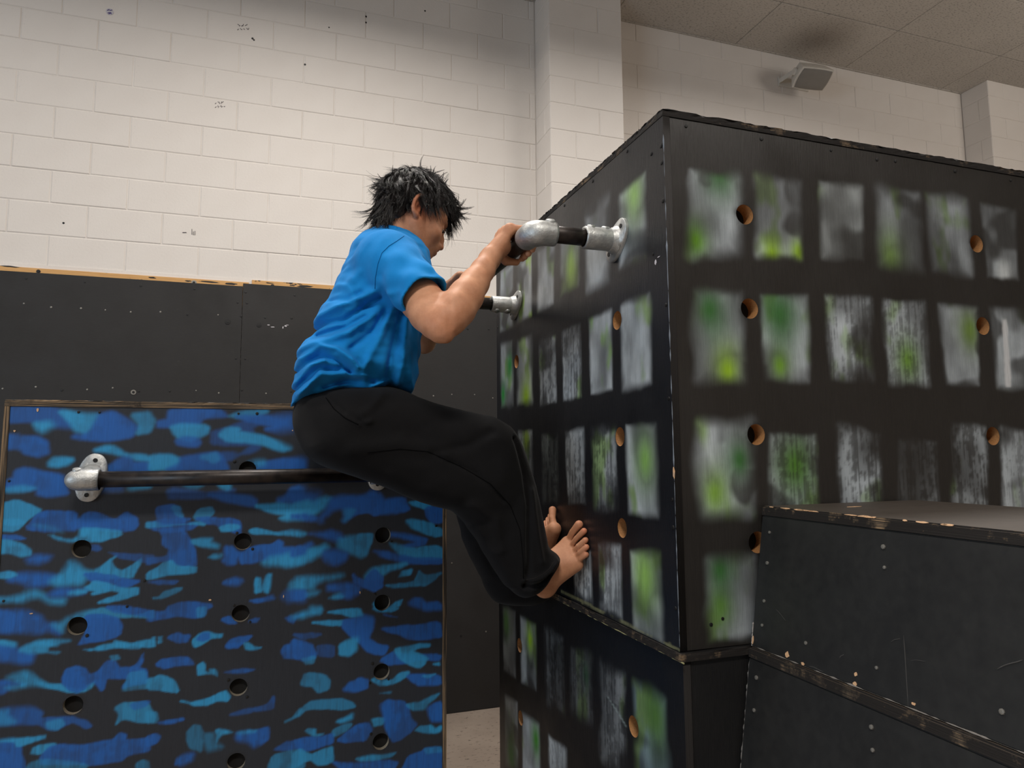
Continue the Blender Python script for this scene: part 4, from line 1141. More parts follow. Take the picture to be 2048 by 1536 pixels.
def loft(rings):
    n = len(rings[0]); V = [p for r in rings for p in r]; F = []
    for q in range(len(rings)-1):
        for i in range(n):
            j = (i+1) % n; F.append((q*n+i, q*n+j, (q+1)*n+j, (q+1)*n+i))
    F.append(tuple(range(n-1, -1, -1))); F.append(tuple((len(rings)-1)*n+i for i in range(n))); return V, F
sw, shh = 0.30, 0.185
rings = [[spk_pt(a, b, c) for a, b in rr_outline(sw*k, shh*k2)] for k, k2, c in ((0.62, 0.5, -0.15), (0.8, 0.72, -0.12), (0.98, 0.98, -0.02), (1.0, 1.0, 0.0), (0.97, 0.96, 0.006))]
v, f = loft(rings); o = mesh_np('body', v, f, M['white'], spk)
rings = [[spk_pt(a, b, c) for a, b in rr_outline(sw*k, shh*k, bow=0.07)] for k, c in ((0.9, 0.004), (0.9, 0.010), (0.86, 0.013), (0.5, 0.018), (0.1, 0.019))]
v, f = loft(rings); mesh_np('grille', v, f, M['grille'], spk, smooth=True)
for s in (-1, 1):
    tube('pivot_knob', [spk_pt(s*sw*0.44, 0.01, -0.07), spk_pt(s*sw*0.53, 0.01, -0.07), spk_pt(s*sw*0.55, 0.01, -0.07)], [0.03, 0.03, 0.022], M['white'], spk, 20)
    bm = bmesh.new()
    p0 = spk_pt(s*sw*0.525, 0.01, -0.07); p1 = np.array((p0[0], DW-0.012, p0[2]+0.012))
    w_ = np.array((0, 0, 0.02)); tt = np.array((0.004*s, 0, 0)); q0 = p0 + np.array((0, -0.02, 0))
    add_hexa(bm, [q0-w_, q0-w_+tt, p1-w_+tt, p1-w_, q0+w_, q0+w_+tt, p1+w_+tt, p1+w_]); bm_obj('bracket_arm', bm, M['white'], spk)
a, b = spk_pt(-sw*0.525, 0.01, -0.07), spk_pt(sw*0.525, 0.01, -0.07)
box('bracket_plate', (a[0]-0.005, DW-0.012, min(a[2], b[2])-0.03), (b[0]+0.005, DW-0.002, max(a[2], b[2])+0.055), M['white'], spk, 0.002)

# ------------------------------------------------------------------ the climber
class Field:
    """signed-distance field on a regular lattice; surfaces come out of it by surface nets"""
    def __init__(s, lo, hi, h):
        s.h = h; s.lo = np.array(lo, float); s.n = np.ceil((np.array(hi)-s.lo)/h).astype(int)+1
        s.ax = [s.lo[i]+h*np.arange(s.n[i]) for i in range(3)]
        s.v = np.full(s.n, 0.05, np.float32)
    def win(s, lo, hi, m):
        sl = []
        for i in range(3):
            a = int(max(0, math.floor((lo[i]-m-s.lo[i])/s.h))); b = int(min(s.n[i], math.ceil((hi[i]+m-s.lo[i])/s.h)+1))
            if b <= a: return None, None
            sl.append(slice(a, b))
        sl = tuple(sl)
        return sl, np.meshgrid(*[s.ax[i][sl[i]].astype(np.float32) for i in range(3)], indexing='ij', sparse=True)
    def put(s, fn, lo, hi, k=0.0, mode='add', m=None):
        sl, G = s.win(lo, hi, (k + 2.5*s.h) if m is None else m)
        if sl is None: return
        d = fn(*G).astype(np.float32); a = s.v[sl]
        if mode == 'add':
            if k <= 0: s.v[sl] = np.minimum(a, d)
            else:
                t = np.clip(0.5+0.5*(a-d)/k, 0, 1); s.v[sl] = a + (d-a)*t - k*t*(1-t)
        elif mode == 'cut':
            if k <= 0: s.v[sl] = np.maximum(a, -d)
            else:
                t = np.clip(0.5-0.5*(a+d)/k, 0, 1); s.v[sl] = a + (-d-a)*t + k*t*(1-t)
        else: s.v[sl] = a + d
    def cone(s, a, b, ra, rb, k=0.012, mode='add', flat=None):
        a, b = np.array(a, float), np.array(b, float); e = b-a; L2 = max(e@e, 1e-9)
        def fn(X, Y, Z):
            px, py, pz = X-a[0], Y-a[1], Z-a[2]
            t = np.clip((px*e[0]+py*e[1]+pz*e[2])/L2, 0, 1)
            qx, qy, qz = px-e[0]*t, py-e[1]*t, pz-e[2]*t
            if flat is not None:
                ax, sc = flat; w = qx*ax[0]+qy*ax[1]+qz*ax[2]
                return np.sqrt(qx*qx+qy*qy+qz*qz+w*w*(1/sc**2-1)) - (ra+(rb-ra)*t)
            return np.sqrt(qx*qx+qy*qy+qz*qz) - (ra+(rb-ra)*t)
        r = max(ra, rb); s.put(fn, np.minimum(a, b)-r, np.maximum(a, b)+r, k, mode)
    def chain(s, pts, rad, k=0.012, **kw):
        for i in range(len(pts)-1): s.cone(pts[i], pts[i+1], rad[i], rad[i+1], k, **kw)
    def ell(s, c, R, r, k=0.012, mode='add'):
        """ellipsoid: rows of R are its axes"""
        c, R, r = np.array(c, float), np.array(R, float), np.array(r, float)
        def fn(X, Y, Z):
            px, py, pz = X-c[0], Y-c[1], Z-c[2]; k0 = 0; k1 = 0
            for i in range(3):
                q = px*R[i][0]+py*R[i][1]+pz*R[i][2]; k0 = k0+(q/r[i])**2; k1 = k1+(q/r[i]**2)**2
            k0 = np.sqrt(k0); return k0*(k0-1)/np.maximum(np.sqrt(k1), 1e-6)
        m = r.max(); s.put(fn, c-m, c+m, k, mode)
    def pillow(s, P, yc, Wf, R, k=0.02, mode='add', disp=None, round_=2.0):
        """body whose side outline is the polygon P (x, z) and whose half width is Wf(x, z)"""
        P = smooth_poly(P, 2); lo2, hi2 = P.min(0), P.max(0)
        sl, G = s.win((lo2[0], yc-0.3, lo2[1]), (hi2[0], yc+0.3, hi2[1]), k+2.5*s.h)
        X2, Z2 = np.meshgrid(s.ax[0][sl[0]], s.ax[2][sl[2]], indexing='ij')
        t = -poly_sdf(P, X2, Z2)
        W2 = Wf(X2, Z2) if callable(Wf) else np.full(X2.shape, Wf)
        S = 1-np.clip(t/R, -3, 1)
        if disp is not None: D2 = disp(X2, Z2)
        Y = s.ax[1][sl[1]]
        A = np.power(np.abs(S), round_)[:, None, :]; B = np.power(np.abs(Y-yc)[None, :, None]/W2[:, None, :], round_)
        d = (np.power(A+B, 1/round_)-1)*min(R, float(W2.mean()))*0.9
        if disp is not None: d = d - D2[:, None, :]
        d = d.astype(np.float32); a = s.v[sl]
        t = np.clip(0.5+0.5*(a-d)/k, 0, 1); s.v[sl] = a + (d-a)*t - k*t*(1-t)
    def crease(s, P, amp, w):
        P = [np.array(q, float) for q in P]; lo, hi = np.min(P, 0), np.max(P, 0)
        def fn(X, Y, Z):
            d2 = None
            for i in range(len(P)-1):
                e = P[i+1]-P[i]; px, py, pz = X-P[i][0], Y-P[i][1], Z-P[i][2]
                t = np.clip((px*e[0]+py*e[1]+pz*e[2])/(e@e), 0, 1)
                q = (px-e[0]*t)**2+(py-e[1]*t)**2+(pz-e[2]*t)**2
                d2 = q if d2 is None else np.minimum(d2, q)
            return -amp*np.exp(-d2/(w*w))
        s.put(fn, lo, hi, 0, 'disp', m=w*2.6)
    def mesh(s):
        v = s.v; I = v < 0
        c = np.zeros(np.array(v.shape)-1, np.uint8)
        for i in (0, 1):
            for j in (0, 1):
                for k in (0, 1): c += I[i:I.shape[0]-1+i, j:I.shape[1]-1+j, k:I.shape[2]-1+k]
        act = np.argwhere((c > 0) & (c < 8)); del c
        ids = np.full(np.array(v.shape)-1, -1, np.int32); ids[tuple(act.T)] = np.arange(len(act))
        pos = np.zeros((len(act), 3)); cnt = np.zeros(len(act))
        for ax in range(3):
            o1, o2 = [a for a in range(3) if a != ax]
            for p in (0, 1):
                for q in (0, 1):
                    A = act.copy(); A[:, o1] += p; A[:, o2] += q; B = A.copy(); B[:, ax] += 1
                    va, vb = v[tuple(A.T)], v[tuple(B.T)]; m = (va < 0) != (vb < 0)
                    t = va[m]/(va[m]-vb[m]); pt = A[m].astype(float); pt[:, ax] += t
                    pos[m] += pt; cnt[m] += 1
        pos = s.lo + s.h*pos/cnt[:, None]
        F = []
        for ax in range(3):
            o1, o2 = (ax+1) % 3, (ax+2) % 3
            sl0 = [slice(None)]*3; sl1 = [slice(None)]*3; sl0[ax] = slice(0, -1); sl1[ax] = slice(1, None)
            a, b = I[tuple(sl0)], I[tuple(sl1)]
            E = np.argwhere(a != b); E = E[(E[:, o1] > 0) & (E[:, o2] > 0) & (E[:, o1] < v.shape[o1]-1) & (E[:, o2] < v.shape[o2]-1)]
            flip = a[tuple(E.T)]
            q = []
            for d1, d2 in ((-1, -1), (0, -1), (0, 0), (-1, 0)):
                K = E.copy(); K[:, o1] += d1; K[:, o2] += d2; q.append(ids[tuple(K.T)])
            q = np.stack(q, 1); q[~flip] = q[~flip][:, ::-1]; F.append(q)
        F = np.vstack(F)
        return pos, F[(F >= 0).all(1)]
def relax(V, F, it=1, lam=0.5):
    for _ in range(it):
        acc = np.zeros_like(V); n = np.zeros(len(V))
        for i in range(4):
            a, b = F[:, i], F[:, (i+1) % 4]
            np.add.at(acc, a, V[b]); np.add.at(n, a, 1); np.add.at(acc, b, V[a]); np.add.at(n, b, 1)
        V = V + lam*(acc/n[:, None]-V)
    return V
def largest(V, F):
    """keep the biggest connected piece, so the body is one surface"""
    lab = np.arange(len(V))
    while True:
        m = lab[F].min(1); new = lab.copy()
        for i in range(4): np.minimum.at(new, F[:, i], m)
        new = new[new]
        if (new == lab).all(): break
        lab = new
    big = np.bincount(lab[F[:, 0]]).argmax(); F = F[lab[F[:, 0]] == big]
    used = np.zeros(len(V), bool); used[F.ravel()] = True; ix = np.cumsum(used)-1
    return V[used], ix[F]
def pxp(P, Y):
    """polygon of picture points laid into the upright plane at depth Y -> (x, z)"""
    return np.array([[q[0], q[2]] for q in (atY(a, b, Y) for a, b in P)])

# --- joints
MY = 1.90
ShR, ShL = atY(792, 512, 1.735), atY(775, 510, 2.07)
HipR, HipL = atY(690, 872, 1.81), atY(692, 862, 1.99)
KnR, KnL = atY(992, 888, 1.78), atY(985, 892, 2.02)
AnR, AnL = atY(1078, 1143, 1.835), atY(1074, 1098, 2.045)
ElR, ElL = atY(884, 655, 1.555), atY(848, 684, 2.27)
WrR, WrL = atY(985, 512, 1.655), np.array((0.505, 2.17, BZ-0.01))
YR, YL = 1.655, 2.145             # where the hands hold the bar

# --- head frame
pit, yaw_ = math.radians(-25), math.radians(12)
HF = np.array((math.cos(pit)*math.cos(yaw_), math.cos(pit)*math.sin(yaw_), math.sin(pit)))
HS = np.array((-math.sin(yaw_), math.cos(yaw_), 0.0)); HU = np.cross(HF, HS)
HO = atY(886, 497, 1.925) - (0.121*HF - 0.026*HU)
def hp(f_, s_, u_): return HO + f_*HF + s_*HS + u_*HU
HR = np.array((HF, HS, HU))

def build_body():
    B = Field((0.02, 1.42, 1.20), (0.83, 2.36, Z0+0.83), 0.003)
    # trunk, kept slim inside the clothes
    B.chain([atY(690, 850, MY), atY(712, 720, MY), atY(764, 575, MY), atY(778, 525, MY)], [0.06, 0.06, 0.062, 0.056], 0.02, flat=((0, 1, 0), 1.4))
    B.cone(ShR*0.9+ShL*0.1, ShR*0.1+ShL*0.9, 0.038, 0.038, 0.03)
    B.chain([atY(782, 512, MY), hp(-0.022, 0, -0.085), hp(-0.012, 0, -0.02)], [0.055, 0.052, 0.052], 0.025)
    for hip, kn, an in ((HipR, KnR, AnR), (HipL, KnL, AnL)):
        B.chain([hip, kn, kn*0.6+an*0.4, an], [0.058, 0.044, 0.044, 0.031], 0.02)
    # head
    B.ell(hp(-0.005, 0, 0.048), HR, (0.092, 0.074, 0.080), 0.01)
    B.ell(hp(0.022, 0, 0.0), HR, (0.074, 0.064, 0.088), 0.03)
    B.ell(hp(0.045, 0, -0.045), HR, (0.050, 0.050, 0.056), 0.03)
    for s_ in (-1, 1):
        B.cone(hp(0.0, s_*0.058, -0.032), hp(0.052, s_*0.030, -0.088), 0.016, 0.014, 0.025)      # jaw line
        B.ell(hp(0.060, s_*0.040, -0.020), HR, (0.026, 0.022, 0.020), 0.02)                       # cheek
        B.cone(hp(0.090, s_*0.012, 0.032), hp(0.070, s_*0.048, 0.030), 0.010, 0.009, 0.016)       # brow
    B.ell(hp(0.082, 0, -0.076), HR, (0.018, 0.022, 0.018), 0.022)                                 # chin
    for s_ in (-1, 1):
        B.ell(hp(0.098, s_*0.032, 0.010), HR, (0.020, 0.018, 0.011), 0.012, 'cut')
        B.ell(hp(0.077, s_*0.031, 0.008), HR, (0.0135, 0.0150, 0.0130), 0.004)
    B.chain([hp(0.092, 0, 0.022), hp(0.103, 0, -0.006), hp(0.113, 0, -0.027)], [0.0075, 0.0085, 0.0095], 0.010)
    for s_ in (-1, 1): B.ell(hp(0.101, s_*0.012, -0.033), HR, (0.011, 0.0075, 0.0075), 0.006)
    B.ell(hp(0.089, 0, -0.047), HR, (0.019, 0.027, 0.021), 0.014)
    B.cone(hp(0.1035, -0.010, -0.0455), hp(0.1035, 0.010, -0.0455), 0.0060, 0.0060, 0.006)
    B.cone(hp(0.1015, -0.009, -0.0575), hp(0.1015, 0.009, -0.0575), 0.0070, 0.0070, 0.006)
    B.cone(hp(0.1085, -0.022, -0.0515), hp(0.1085, 0.022, -0.0515), 0.0030, 0.0030, 0.003, 'cut')
    for s_ in (-1, 1):                                                                            # ears
        e0 = hp(-0.012, s_*0.076, 0.002)
        ring = []
        for t in np.linspace(-1.9, 2.5, 12):
            ring.append(e0 + HF*(-0.017*math.cos(t)*1.0 - 0.004) + HU*(0.029*math.sin(t)+0.002) + HS*s_*(0.008+0.006*math.cos(t)))
        B.chain(ring, [0.0045]*12, 0.004)
        B.ell(e0 + HS*s_*0.003 - HF*0.004, np.array((HF*0.9+HS*s_*-0.43, HS*s_*0.9+HF*0.43, HU)), (0.017, 0.005, 0.027), 0.005)
        B.ell(e0 + HF*0.002 - HU*0.027 + HS*s_*0.004, HR, (0.008, 0.005, 0.009), 0.005)
        B.ell(e0 + HF*0.003 - HU*0.005 + HS*s_*0.010, HR, (0.009, 0.009, 0.012), 0.004, 'cut')
        B.ell(e0 - HF*0.004 + HU*0.014 + HS*s_*0.013, HR, (0.009, 0.006, 0.010), 0.004, 'cut')
    # arms
    def arm(stations, k):
        C = [atY(x, y, Y) for x, y, r, Y in stations]
        R_ = [r*float((c-np.array((0, 0, Z0)))@_fw)/FPX for c, (x, y, r, Y) in zip(C, stations)]
        B.chain(C, R_, k)
    # upper arm with biceps and triceps, then the forearm tapering to the wrist
    arm([(792, 528, 36, 1.745), (815, 562, 35, 1.695), (841, 600, 41, 1.645), (859, 626, 40, 1.60), (874, 646, 34, 1.57), (883, 656, 27, 1.555)], 0.012)
    arm([(884, 656, 27, 1.555), (898, 637, 35, 1.56), (914, 617, 37, 1.57), (932, 592, 34, 1.585), (949, 566, 28.5, 1.605), (966, 540, 23, 1.625), (979, 519, 20.5, 1.642), (986, 509, 20, 1.652)], 0.012)
    arm([(872, 604, 22, 1.60), (850, 590, 26, 1.63)], 0.02)
    arm([(893, 674, 11, 1.548), (880, 668, 16, 1.555)], 0.012)
    arm([(978, 503, 9, 1.635), (982, 500, 8, 1.64)], 0.012)
    B.chain([ShL, ShL+(ElL-ShL)*0.55, ElL], [0.040, 0.045, 0.036], 0.02)
    B.cone(atY(884, 580, 1.56), atY(872, 592, 1.52), 0.0035, 0.003, 0.006, mode='cut')
    fo_ = WrL-ElL; B.chain([ElL, ElL+fo_*0.3, ElL+fo_*0.65, WrL], [0.034, 0.040, 0.031, 0.0245], 0.02)
    B.crease([atY(892, 598, 1.525), atY(897, 625, 1.522), atY(902, 652, 1.520)], -0.0035, 0.009)
    B.crease([atY(840, 612, 1.60), atY(862, 640, 1.558), atY(880, 660, 1.53)], -0.0025, 0.010)
    B.crease([atY(905, 600, 1.53), atY(930, 570, 1.56), atY(955, 540, 1.59)], 0.0022, 0.010)
    B.crease([atY(925, 625, 1.55), atY(950, 588, 1.575), atY(975, 540, 1.615)], -0.0022, 0.008)
    # hands: the palm behind and above the bar, fingers over the top and curled beneath, thumb under it
    def pol(ang, d, y): a = math.radians(ang); return np.array((BX+d*math.cos(a), y, BZ+d*math.sin(a)))
    def hand(Wr, yc, s_):
        # s_ = -1: little finger towards smaller y
        lanes = [(-0.034, 0.0082, -4, 0.94), (-0.012, 0.0094, 0, 1.0), (0.011, 0.0098, 2, 1.03), (0.033, 0.0095, 0, 1.0)]
        kn = []
        for off, r, da, ln in lanes:
            y = yc - s_*off*(1 if s_ > 0 else 1)
            y = yc + off if s_ < 0 else yc - off
            mcp = pol(141+da*0.5, 0.049*ln, y*1.0); pip = pol(66-da, 0.0385, y); dip = pol(8, 0.0335, y); tip = pol(-46-8*(ln-1)*20, 0.0318, y)
            B.chain([mcp, pip], [r+0.0022, r+0.0006], 0.006); B.chain([pip, dip, tip], [r+0.0006, r, r-0.0010], 0.0035)
            B.ell(mcp+np.array((-0.001, 0, 0.002)), np.eye(3), (0.0125, 0.0105, 0.0115), 0.006)
            kn.append(mcp)
        for m_, (off, r, da, ln) in zip(kn, lanes):
            st = Wr + np.array((0, (off if s_ < 0 else -off)*0.55, 0))
            B.cone(st, m_, 0.018, 0.0125, 0.012)
        ulnar = yc - 0.030 if s_ < 0 else yc + 0.030
        B.ell((np.array(Wr)+pol(172, 0.046, ulnar))*0.5+np.array((0.006, 0, 0.002)), np.eye(3), (0.026, 0.018, 0.024), 0.014)
        rad_ = yc + 0.034 if s_ < 0 else yc - 0.034
        B.chain([np.array(Wr)+np.array((0.01, (rad_-yc)*0.5, -0.002)), pol(196, 0.046, rad_+0.004*(-s_)), pol(236, 0.0355, rad_+0.012*(-s_)), pol(285, 0.0325, rad_+0.010*(-s_))], [0.016, 0.0145, 0.0112, 0.0092], 0.007)
    hand(WrR, YR, -1); hand(WrL, YL, 1)
    # feet pressed against the side of the box
    def foot(An, heel, mtp, tips, rt, ball_r):
        B.chain([An, heel], [0.031, 0.029], 0.02)
        n = len(mtp)
        for i in range(n):
            a = An*(1-i/(n-1)*0.35) + heel*(i/(n-1)*0.35)
            B.cone(a, mtp[i], 0.027, ball_r[i], 0.020)
        B.cone(heel, mtp[-1], 0.024, 0.014, 0.02); B.cone(heel, mtp[0], 0.022, 0.014, 0.02)
        for i in range(n-1): B.cone(mtp[i], mtp[i+1], ball_r[i]*0.9, ball_r[i+1]*0.9, 0.008)
        for i in range(n):
            m_, t_ = mtp[i], tips[i]; mid = m_*0.45+t_*0.55 + np.array((-0.004, 0, 0.001))
            B.chain([m_, mid, t_], [rt[i]*1.0, rt[i]*0.86, rt[i]], 0.0022)
    xf = XB
    heelR = atY(1090, 1172, 1.84)
    mt = [at(1136, 1086, 0, xf-0.030), at(1140, 1097, 0, xf-0.031), at(1145, 1108, 0, xf-0.030), at(1149, 1119, 0, xf-0.028), at(1153, 1129, 0, xf-0.024)]
    tp = [at(1158, 1049, 0, xf-0.0125), at(1168, 1062, 0, xf-0.0095), at(1171, 1080, 0, xf-0.009), at(1173, 1094, 0, xf-0.009), at(1172, 1109, 0, xf-0.009)]
    foot(AnR, heelR, mt, tp, [0.0118, 0.0088, 0.0084, 0.0082, 0.0082], [0.0155, 0.0130, 0.0125, 0.0125, 0.0135])
    heelL = atY(1084, 1135, 2.05)
    b0, t0 = at(1109, 1058, 0, xf-0.022), at(1105, 1020, 0, xf-0.013)
    mt = [b0 + np.array((0.0, i*0.021, -0.006*i)) for i in range(5)]
    tp = [t0] + [t0 + np.array((0.002, 0.004+i*0.020, -0.012*i-0.008)) for i in range(1, 5)]
    foot(AnL, heelL, mt, tp, [0.0118, 0.0088, 0.0084, 0.0082, 0.008], [0.0165, 0.0130, 0.0125, 0.0125, 0.0135])
    V, F = B.mesh(); V, F = largest(V, F); V = relax(V, F, 1, 0.35)
    return V, F
V, F = build_body()
person = mesh_np('person', V, F, M['skin'], None, smooth=True)
tag(person, 'barefoot person in blue T-shirt and black trousers gripping the bar, feet against the box', 'person')
# skin tint: redder ears, lips, knuckles, soles and toes, nails paler
tint = np.ones((len(V), 4), np.float32)
def tone(c, r, col, pw=2):
    d = np.linalg.norm(V-np.array(c), axis=1); k = np.exp(-(d/r)**pw)[:, None]
    tint[:, :3] = tint[:, :3]*(1-k) + tint[:, :3]*np.array(col)*k
for s_ in (-1, 1): tone(hp(-0.012, s_*0.08, 0.002), 0.035, (1.05, 0.78, 0.74))
tone(hp(0.106, 0, -0.051), 0.013, (0.92, 0.6, 0.58)); tone(hp(0.112, 0, -0.03), 0.014, (1.02, 0.9, 0.86))
tone(hp(0.06, 0, -0.02), 0.06, (0.92, 0.84, 0.80))
for px_ in ((1158, 1046), (1170, 1060), (1175, 1076), (1177, 1090), (1176, 1105)): tone(at(*px_, 0, XB-0.01), 0.012, (1.08, 0.82, 0.78))
tone(at(1103, 1014, 0, XB-0.01), 0.014, (1.08, 0.84, 0.8)); tone(ElR, 0.035, (1.0, 0.86, 0.82)); tone((BX-0.03, YR, BZ+0.04), 0.03, (1.04, 0.92, 0.88))
at_ = person.data.color_attributes.new('tint', 'FLOAT_COLOR', 'POINT'); at_.data.foreach_set('color', tint.ravel())

# --- T-shirt
def seg_profile(pts):
    pts = np.array(pts, float)
    def f(X, Z):
        return np.interp(Z, pts[:, 0], pts[:, 1])
    return f
def folds(lines, Y):
    L_ = [(np.array([[q[0], q[2]] for q in (atY(x, y, Y) for x, y in p)]), a, w) for p, a, w in lines]
    def f(X, Z):
        out = np.zeros(X.shape)
        for P, a, w in L_:
            d2 = np.full(X.shape, 1e9)
            n = len(P)
            for i in range(n-1):
                e = P[i+1]-P[i]; t = np.clip(((X-P[i][0])*e[0]+(Z-P[i][1])*e[1])/(e@e), 0, 1)
                d2 = np.minimum(d2, (X-P[i][0]-e[0]*t)**2+(Z-P[i][1]-e[1]*t)**2)
            out += 1.35*a*np.exp(-d2/(w*w))
        return out
    return f
def build_shirt():
    S = Field((0.02, 1.50, Z0+0.07), (0.58, 2.30, Z0+0.72), 0.0034)
    P = [(735, 462), (757, 452), (786, 452), (808, 456), (822, 466), (836, 481), (848, 502), (853, 524), (860, 548), (860, 580), (852, 615), (840, 646), (836, 700), (834, 735), (832, 763), (823, 793),
         (804, 792), (783, 782), (765, 784), (737, 796), (712, 800), (688, 791), (645, 796), (628, 798), (596, 806), (578, 817), (584, 800), (592, 770), (588, 738), (590, 733), (600, 716), (597, 707), (601, 687), (622, 673), (637, 655), (632, 643), (637, 619), (655, 606), (661, 583), (676, 552), (694, 517), (706, 487), (720, 472)]
    P = pxp(P, MY)
    zt_ = lambda y: atY(700, y, MY)[2]
    Wf = seg_profile([(zt_(830), 0.185), (zt_(760), 0.178), (zt_(680), 0.168), (zt_(600), 0.178), (zt_(540), 0.186), (zt_(505), 0.172), (zt_(480), 0.125), (zt_(462), 0.09), (zt_(440), 0.07)])
    Wf0 = Wf
    FL = [([(750, 590), (700, 606), (640, 622)], 0.006, 0.010), ([(640, 640), (690, 640), (735, 612), (760, 596)], -0.007, 0.008),
          ([(604, 690), (650, 680), (695, 668), (745, 632)], 0.006, 0.010), ([(640, 661), (690, 655), (730, 636)], -0.006, 0.007),
          ([(602, 712), (640, 694), (672, 700), (700, 722), (712, 738)], 0.007, 0.008), ([(600, 730), (640, 712), (675, 722), (700, 742)], -0.007, 0.007),
          ([(592, 760), (622, 730), (648, 722)], 0.006, 0.008), ([(600, 785), (640, 752), (690, 748), (730, 756)], 0.005, 0.009), ([(596, 770), (636, 738), (680, 738)], -0.005, 0.007),
          ([(680, 560), (700, 580), (712, 615)], 0.004, 0.009), ([(668, 590), (694, 600), (720, 590)], -0.004, 0.008), ([(780, 620), (760, 670), (740, 710), (725, 740)], 0.005, 0.011),
          ([(800, 622), (790, 680), (778, 730), (785, 775)], -0.006, 0.010), ([(812, 640), (806, 700), (800, 760)], 0.005, 0.010), ([(770, 625), (745, 665), (700, 700)], -0.005, 0.008),
          ([(640, 780), (690, 768), (740, 776), (780, 760)], 0.005, 0.008), ([(650, 770), (700, 758), (750, 762)], -0.004, 0.006), ([(740, 500), (722, 540), (705, 560)], 0.003, 0.012)]
    fo = folds(FL, 1.75)
    def disp(X, Z): return fo(X, Z) + (vnoise(X, Z, 0.07, 0.05, 77, 3)-0.5)*0.012
    S.pillow(P, MY, Wf, 0.105, 0.02, disp=disp, round_=2.2)
    # fold waves that differ around the trunk
    def wav(X, Y, Z):
        return 0.0022*np.sin(70*X+55*Z+40*Y)*np.sin(31*Z-45*Y+1.0)
    S.put(wav, S.lo, S.lo+S.h*S.n, 0, 'disp')
    # sleeves, open at the hem
    for Sh, A, Bp, r0, r1 in ((ShR, atY(774, 520, 1.755), atY(850, 596, 1.612), 0.076, 0.0605), (ShL, atY(770, 512, 2.045), ShL+(ElL-ShL)*0.62, 0.078, 0.062)):
        ax = (Bp-A)/np.linalg.norm(Bp-A); tip = Bp+ax*0.06
        e = tip-A; L2 = e@e; rt = r0+(r1-r0)*np.linalg.norm(e)/np.linalg.norm(Bp-A)
        n1 = np.cross(ax, (0, 0, 1)); n1 /= np.linalg.norm(n1); n2 = np.cross(ax, n1)
        def tubef(X, Y, Z, grow=0.0, A=A, e=e, L2=L2, rt=rt, r0=r0, n1=n1, n2=n2):
            px, py, pz = X-A[0], Y-A[1], Z-A[2]; t = np.clip((px*e[0]+py*e[1]+pz*e[2])/L2, 0, 1)
            ang = np.arctan2(px*n2[0]+py*n2[1]+pz*n2[2], px*n1[0]+py*n1[1]+pz*n1[2])
            rip = 0.0035*np.sin(5*ang+16*t)*t + 0.0022*np.sin(3*ang-22*t) + 0.0028*np.exp(-((t-0.60)/0.012)**2)*0 
            return np.sqrt((px-e[0]*t)**2+(py-e[1]*t)**2+(pz-e[2]*t)**2) - (r0+(rt-r0)*t) - grow - rip
        lo, hi = np.minimum(A, tip)-r0, np.maximum(A, tip)+r0
        def sl_out(X, Y, Z, ax=ax, Bp=Bp, tubef=tubef):
            return np.maximum(tubef(X, Y, Z), (X-Bp[0])*ax[0]+(Y-Bp[1])*ax[1]+(Z-Bp[2])*ax[2])
        S.put(sl_out, lo, hi, 0.026)
        C0 = Bp-ax*0.035
        def hol(X, Y, Z, ax=ax, C0=C0, tubef=tubef):
            return np.maximum(tubef(X, Y, Z, -0.0065), -((X-C0[0])*ax[0]+(Y-C0[1])*ax[1]+(Z-C0[2])*ax[2]))
        S.put(hol, lo, hi, 0.004, 'cut')
    # collar band
    cn, cb = atY(743, 468, MY), atY(848, 517, MY); cc = (cn+cb)/2; ca = (cb-cn)/2; ra = np.linalg.norm(ca); ca /= ra
    ring = [cc + ca*ra*math.cos(t) + np.array((0, 1, 0))*0.073*math.sin(t) + np.array((0.35, 0, 0.9))*(0.020*abs(math.sin(t))) for t in np.linspace(0, 2*math.pi, 33)]
    S.chain(ring, [0.0062]*33, 0.008)
    for q, y0, y1, a, w in (([(788, 549), (815, 545), (841, 540), (862, 536)], 1.65, 1.60, 0.006, 0.013), ([(765, 552), (778, 559), (790, 562)], 1.67, 1.635, -0.004, 0.011),
                            ([(812, 511), (830, 520), (844, 530)], 1.68, 1.64, -0.004, 0.011), ([(765, 590), (778, 588), (792, 582)], 1.66, 1.60, 0.006, 0.011), ([(772, 520), (790, 535), (800, 555)], 1.66, 1.62, 0.005, 0.012),
                            ([(740, 610), (757, 604), (768, 606)], 1.72, 1.68, -0.010, 0.014), ([(797, 480), (815, 492), (828, 510)], 1.72, 1.68, 0.005, 0.010)):
        S.crease([atY(x, y, y0+(y1-y0)*i/(len(q)-1)) for i, (x, y) in enumerate(q)], a, w)
    V, F = S.mesh(); V, F = largest(V, F); return relax(V, F, 1, 0.4), F
V, F = build_shirt()
shirt = mesh_np('t_shirt', V, F, M['shirt'], person, smooth=True)

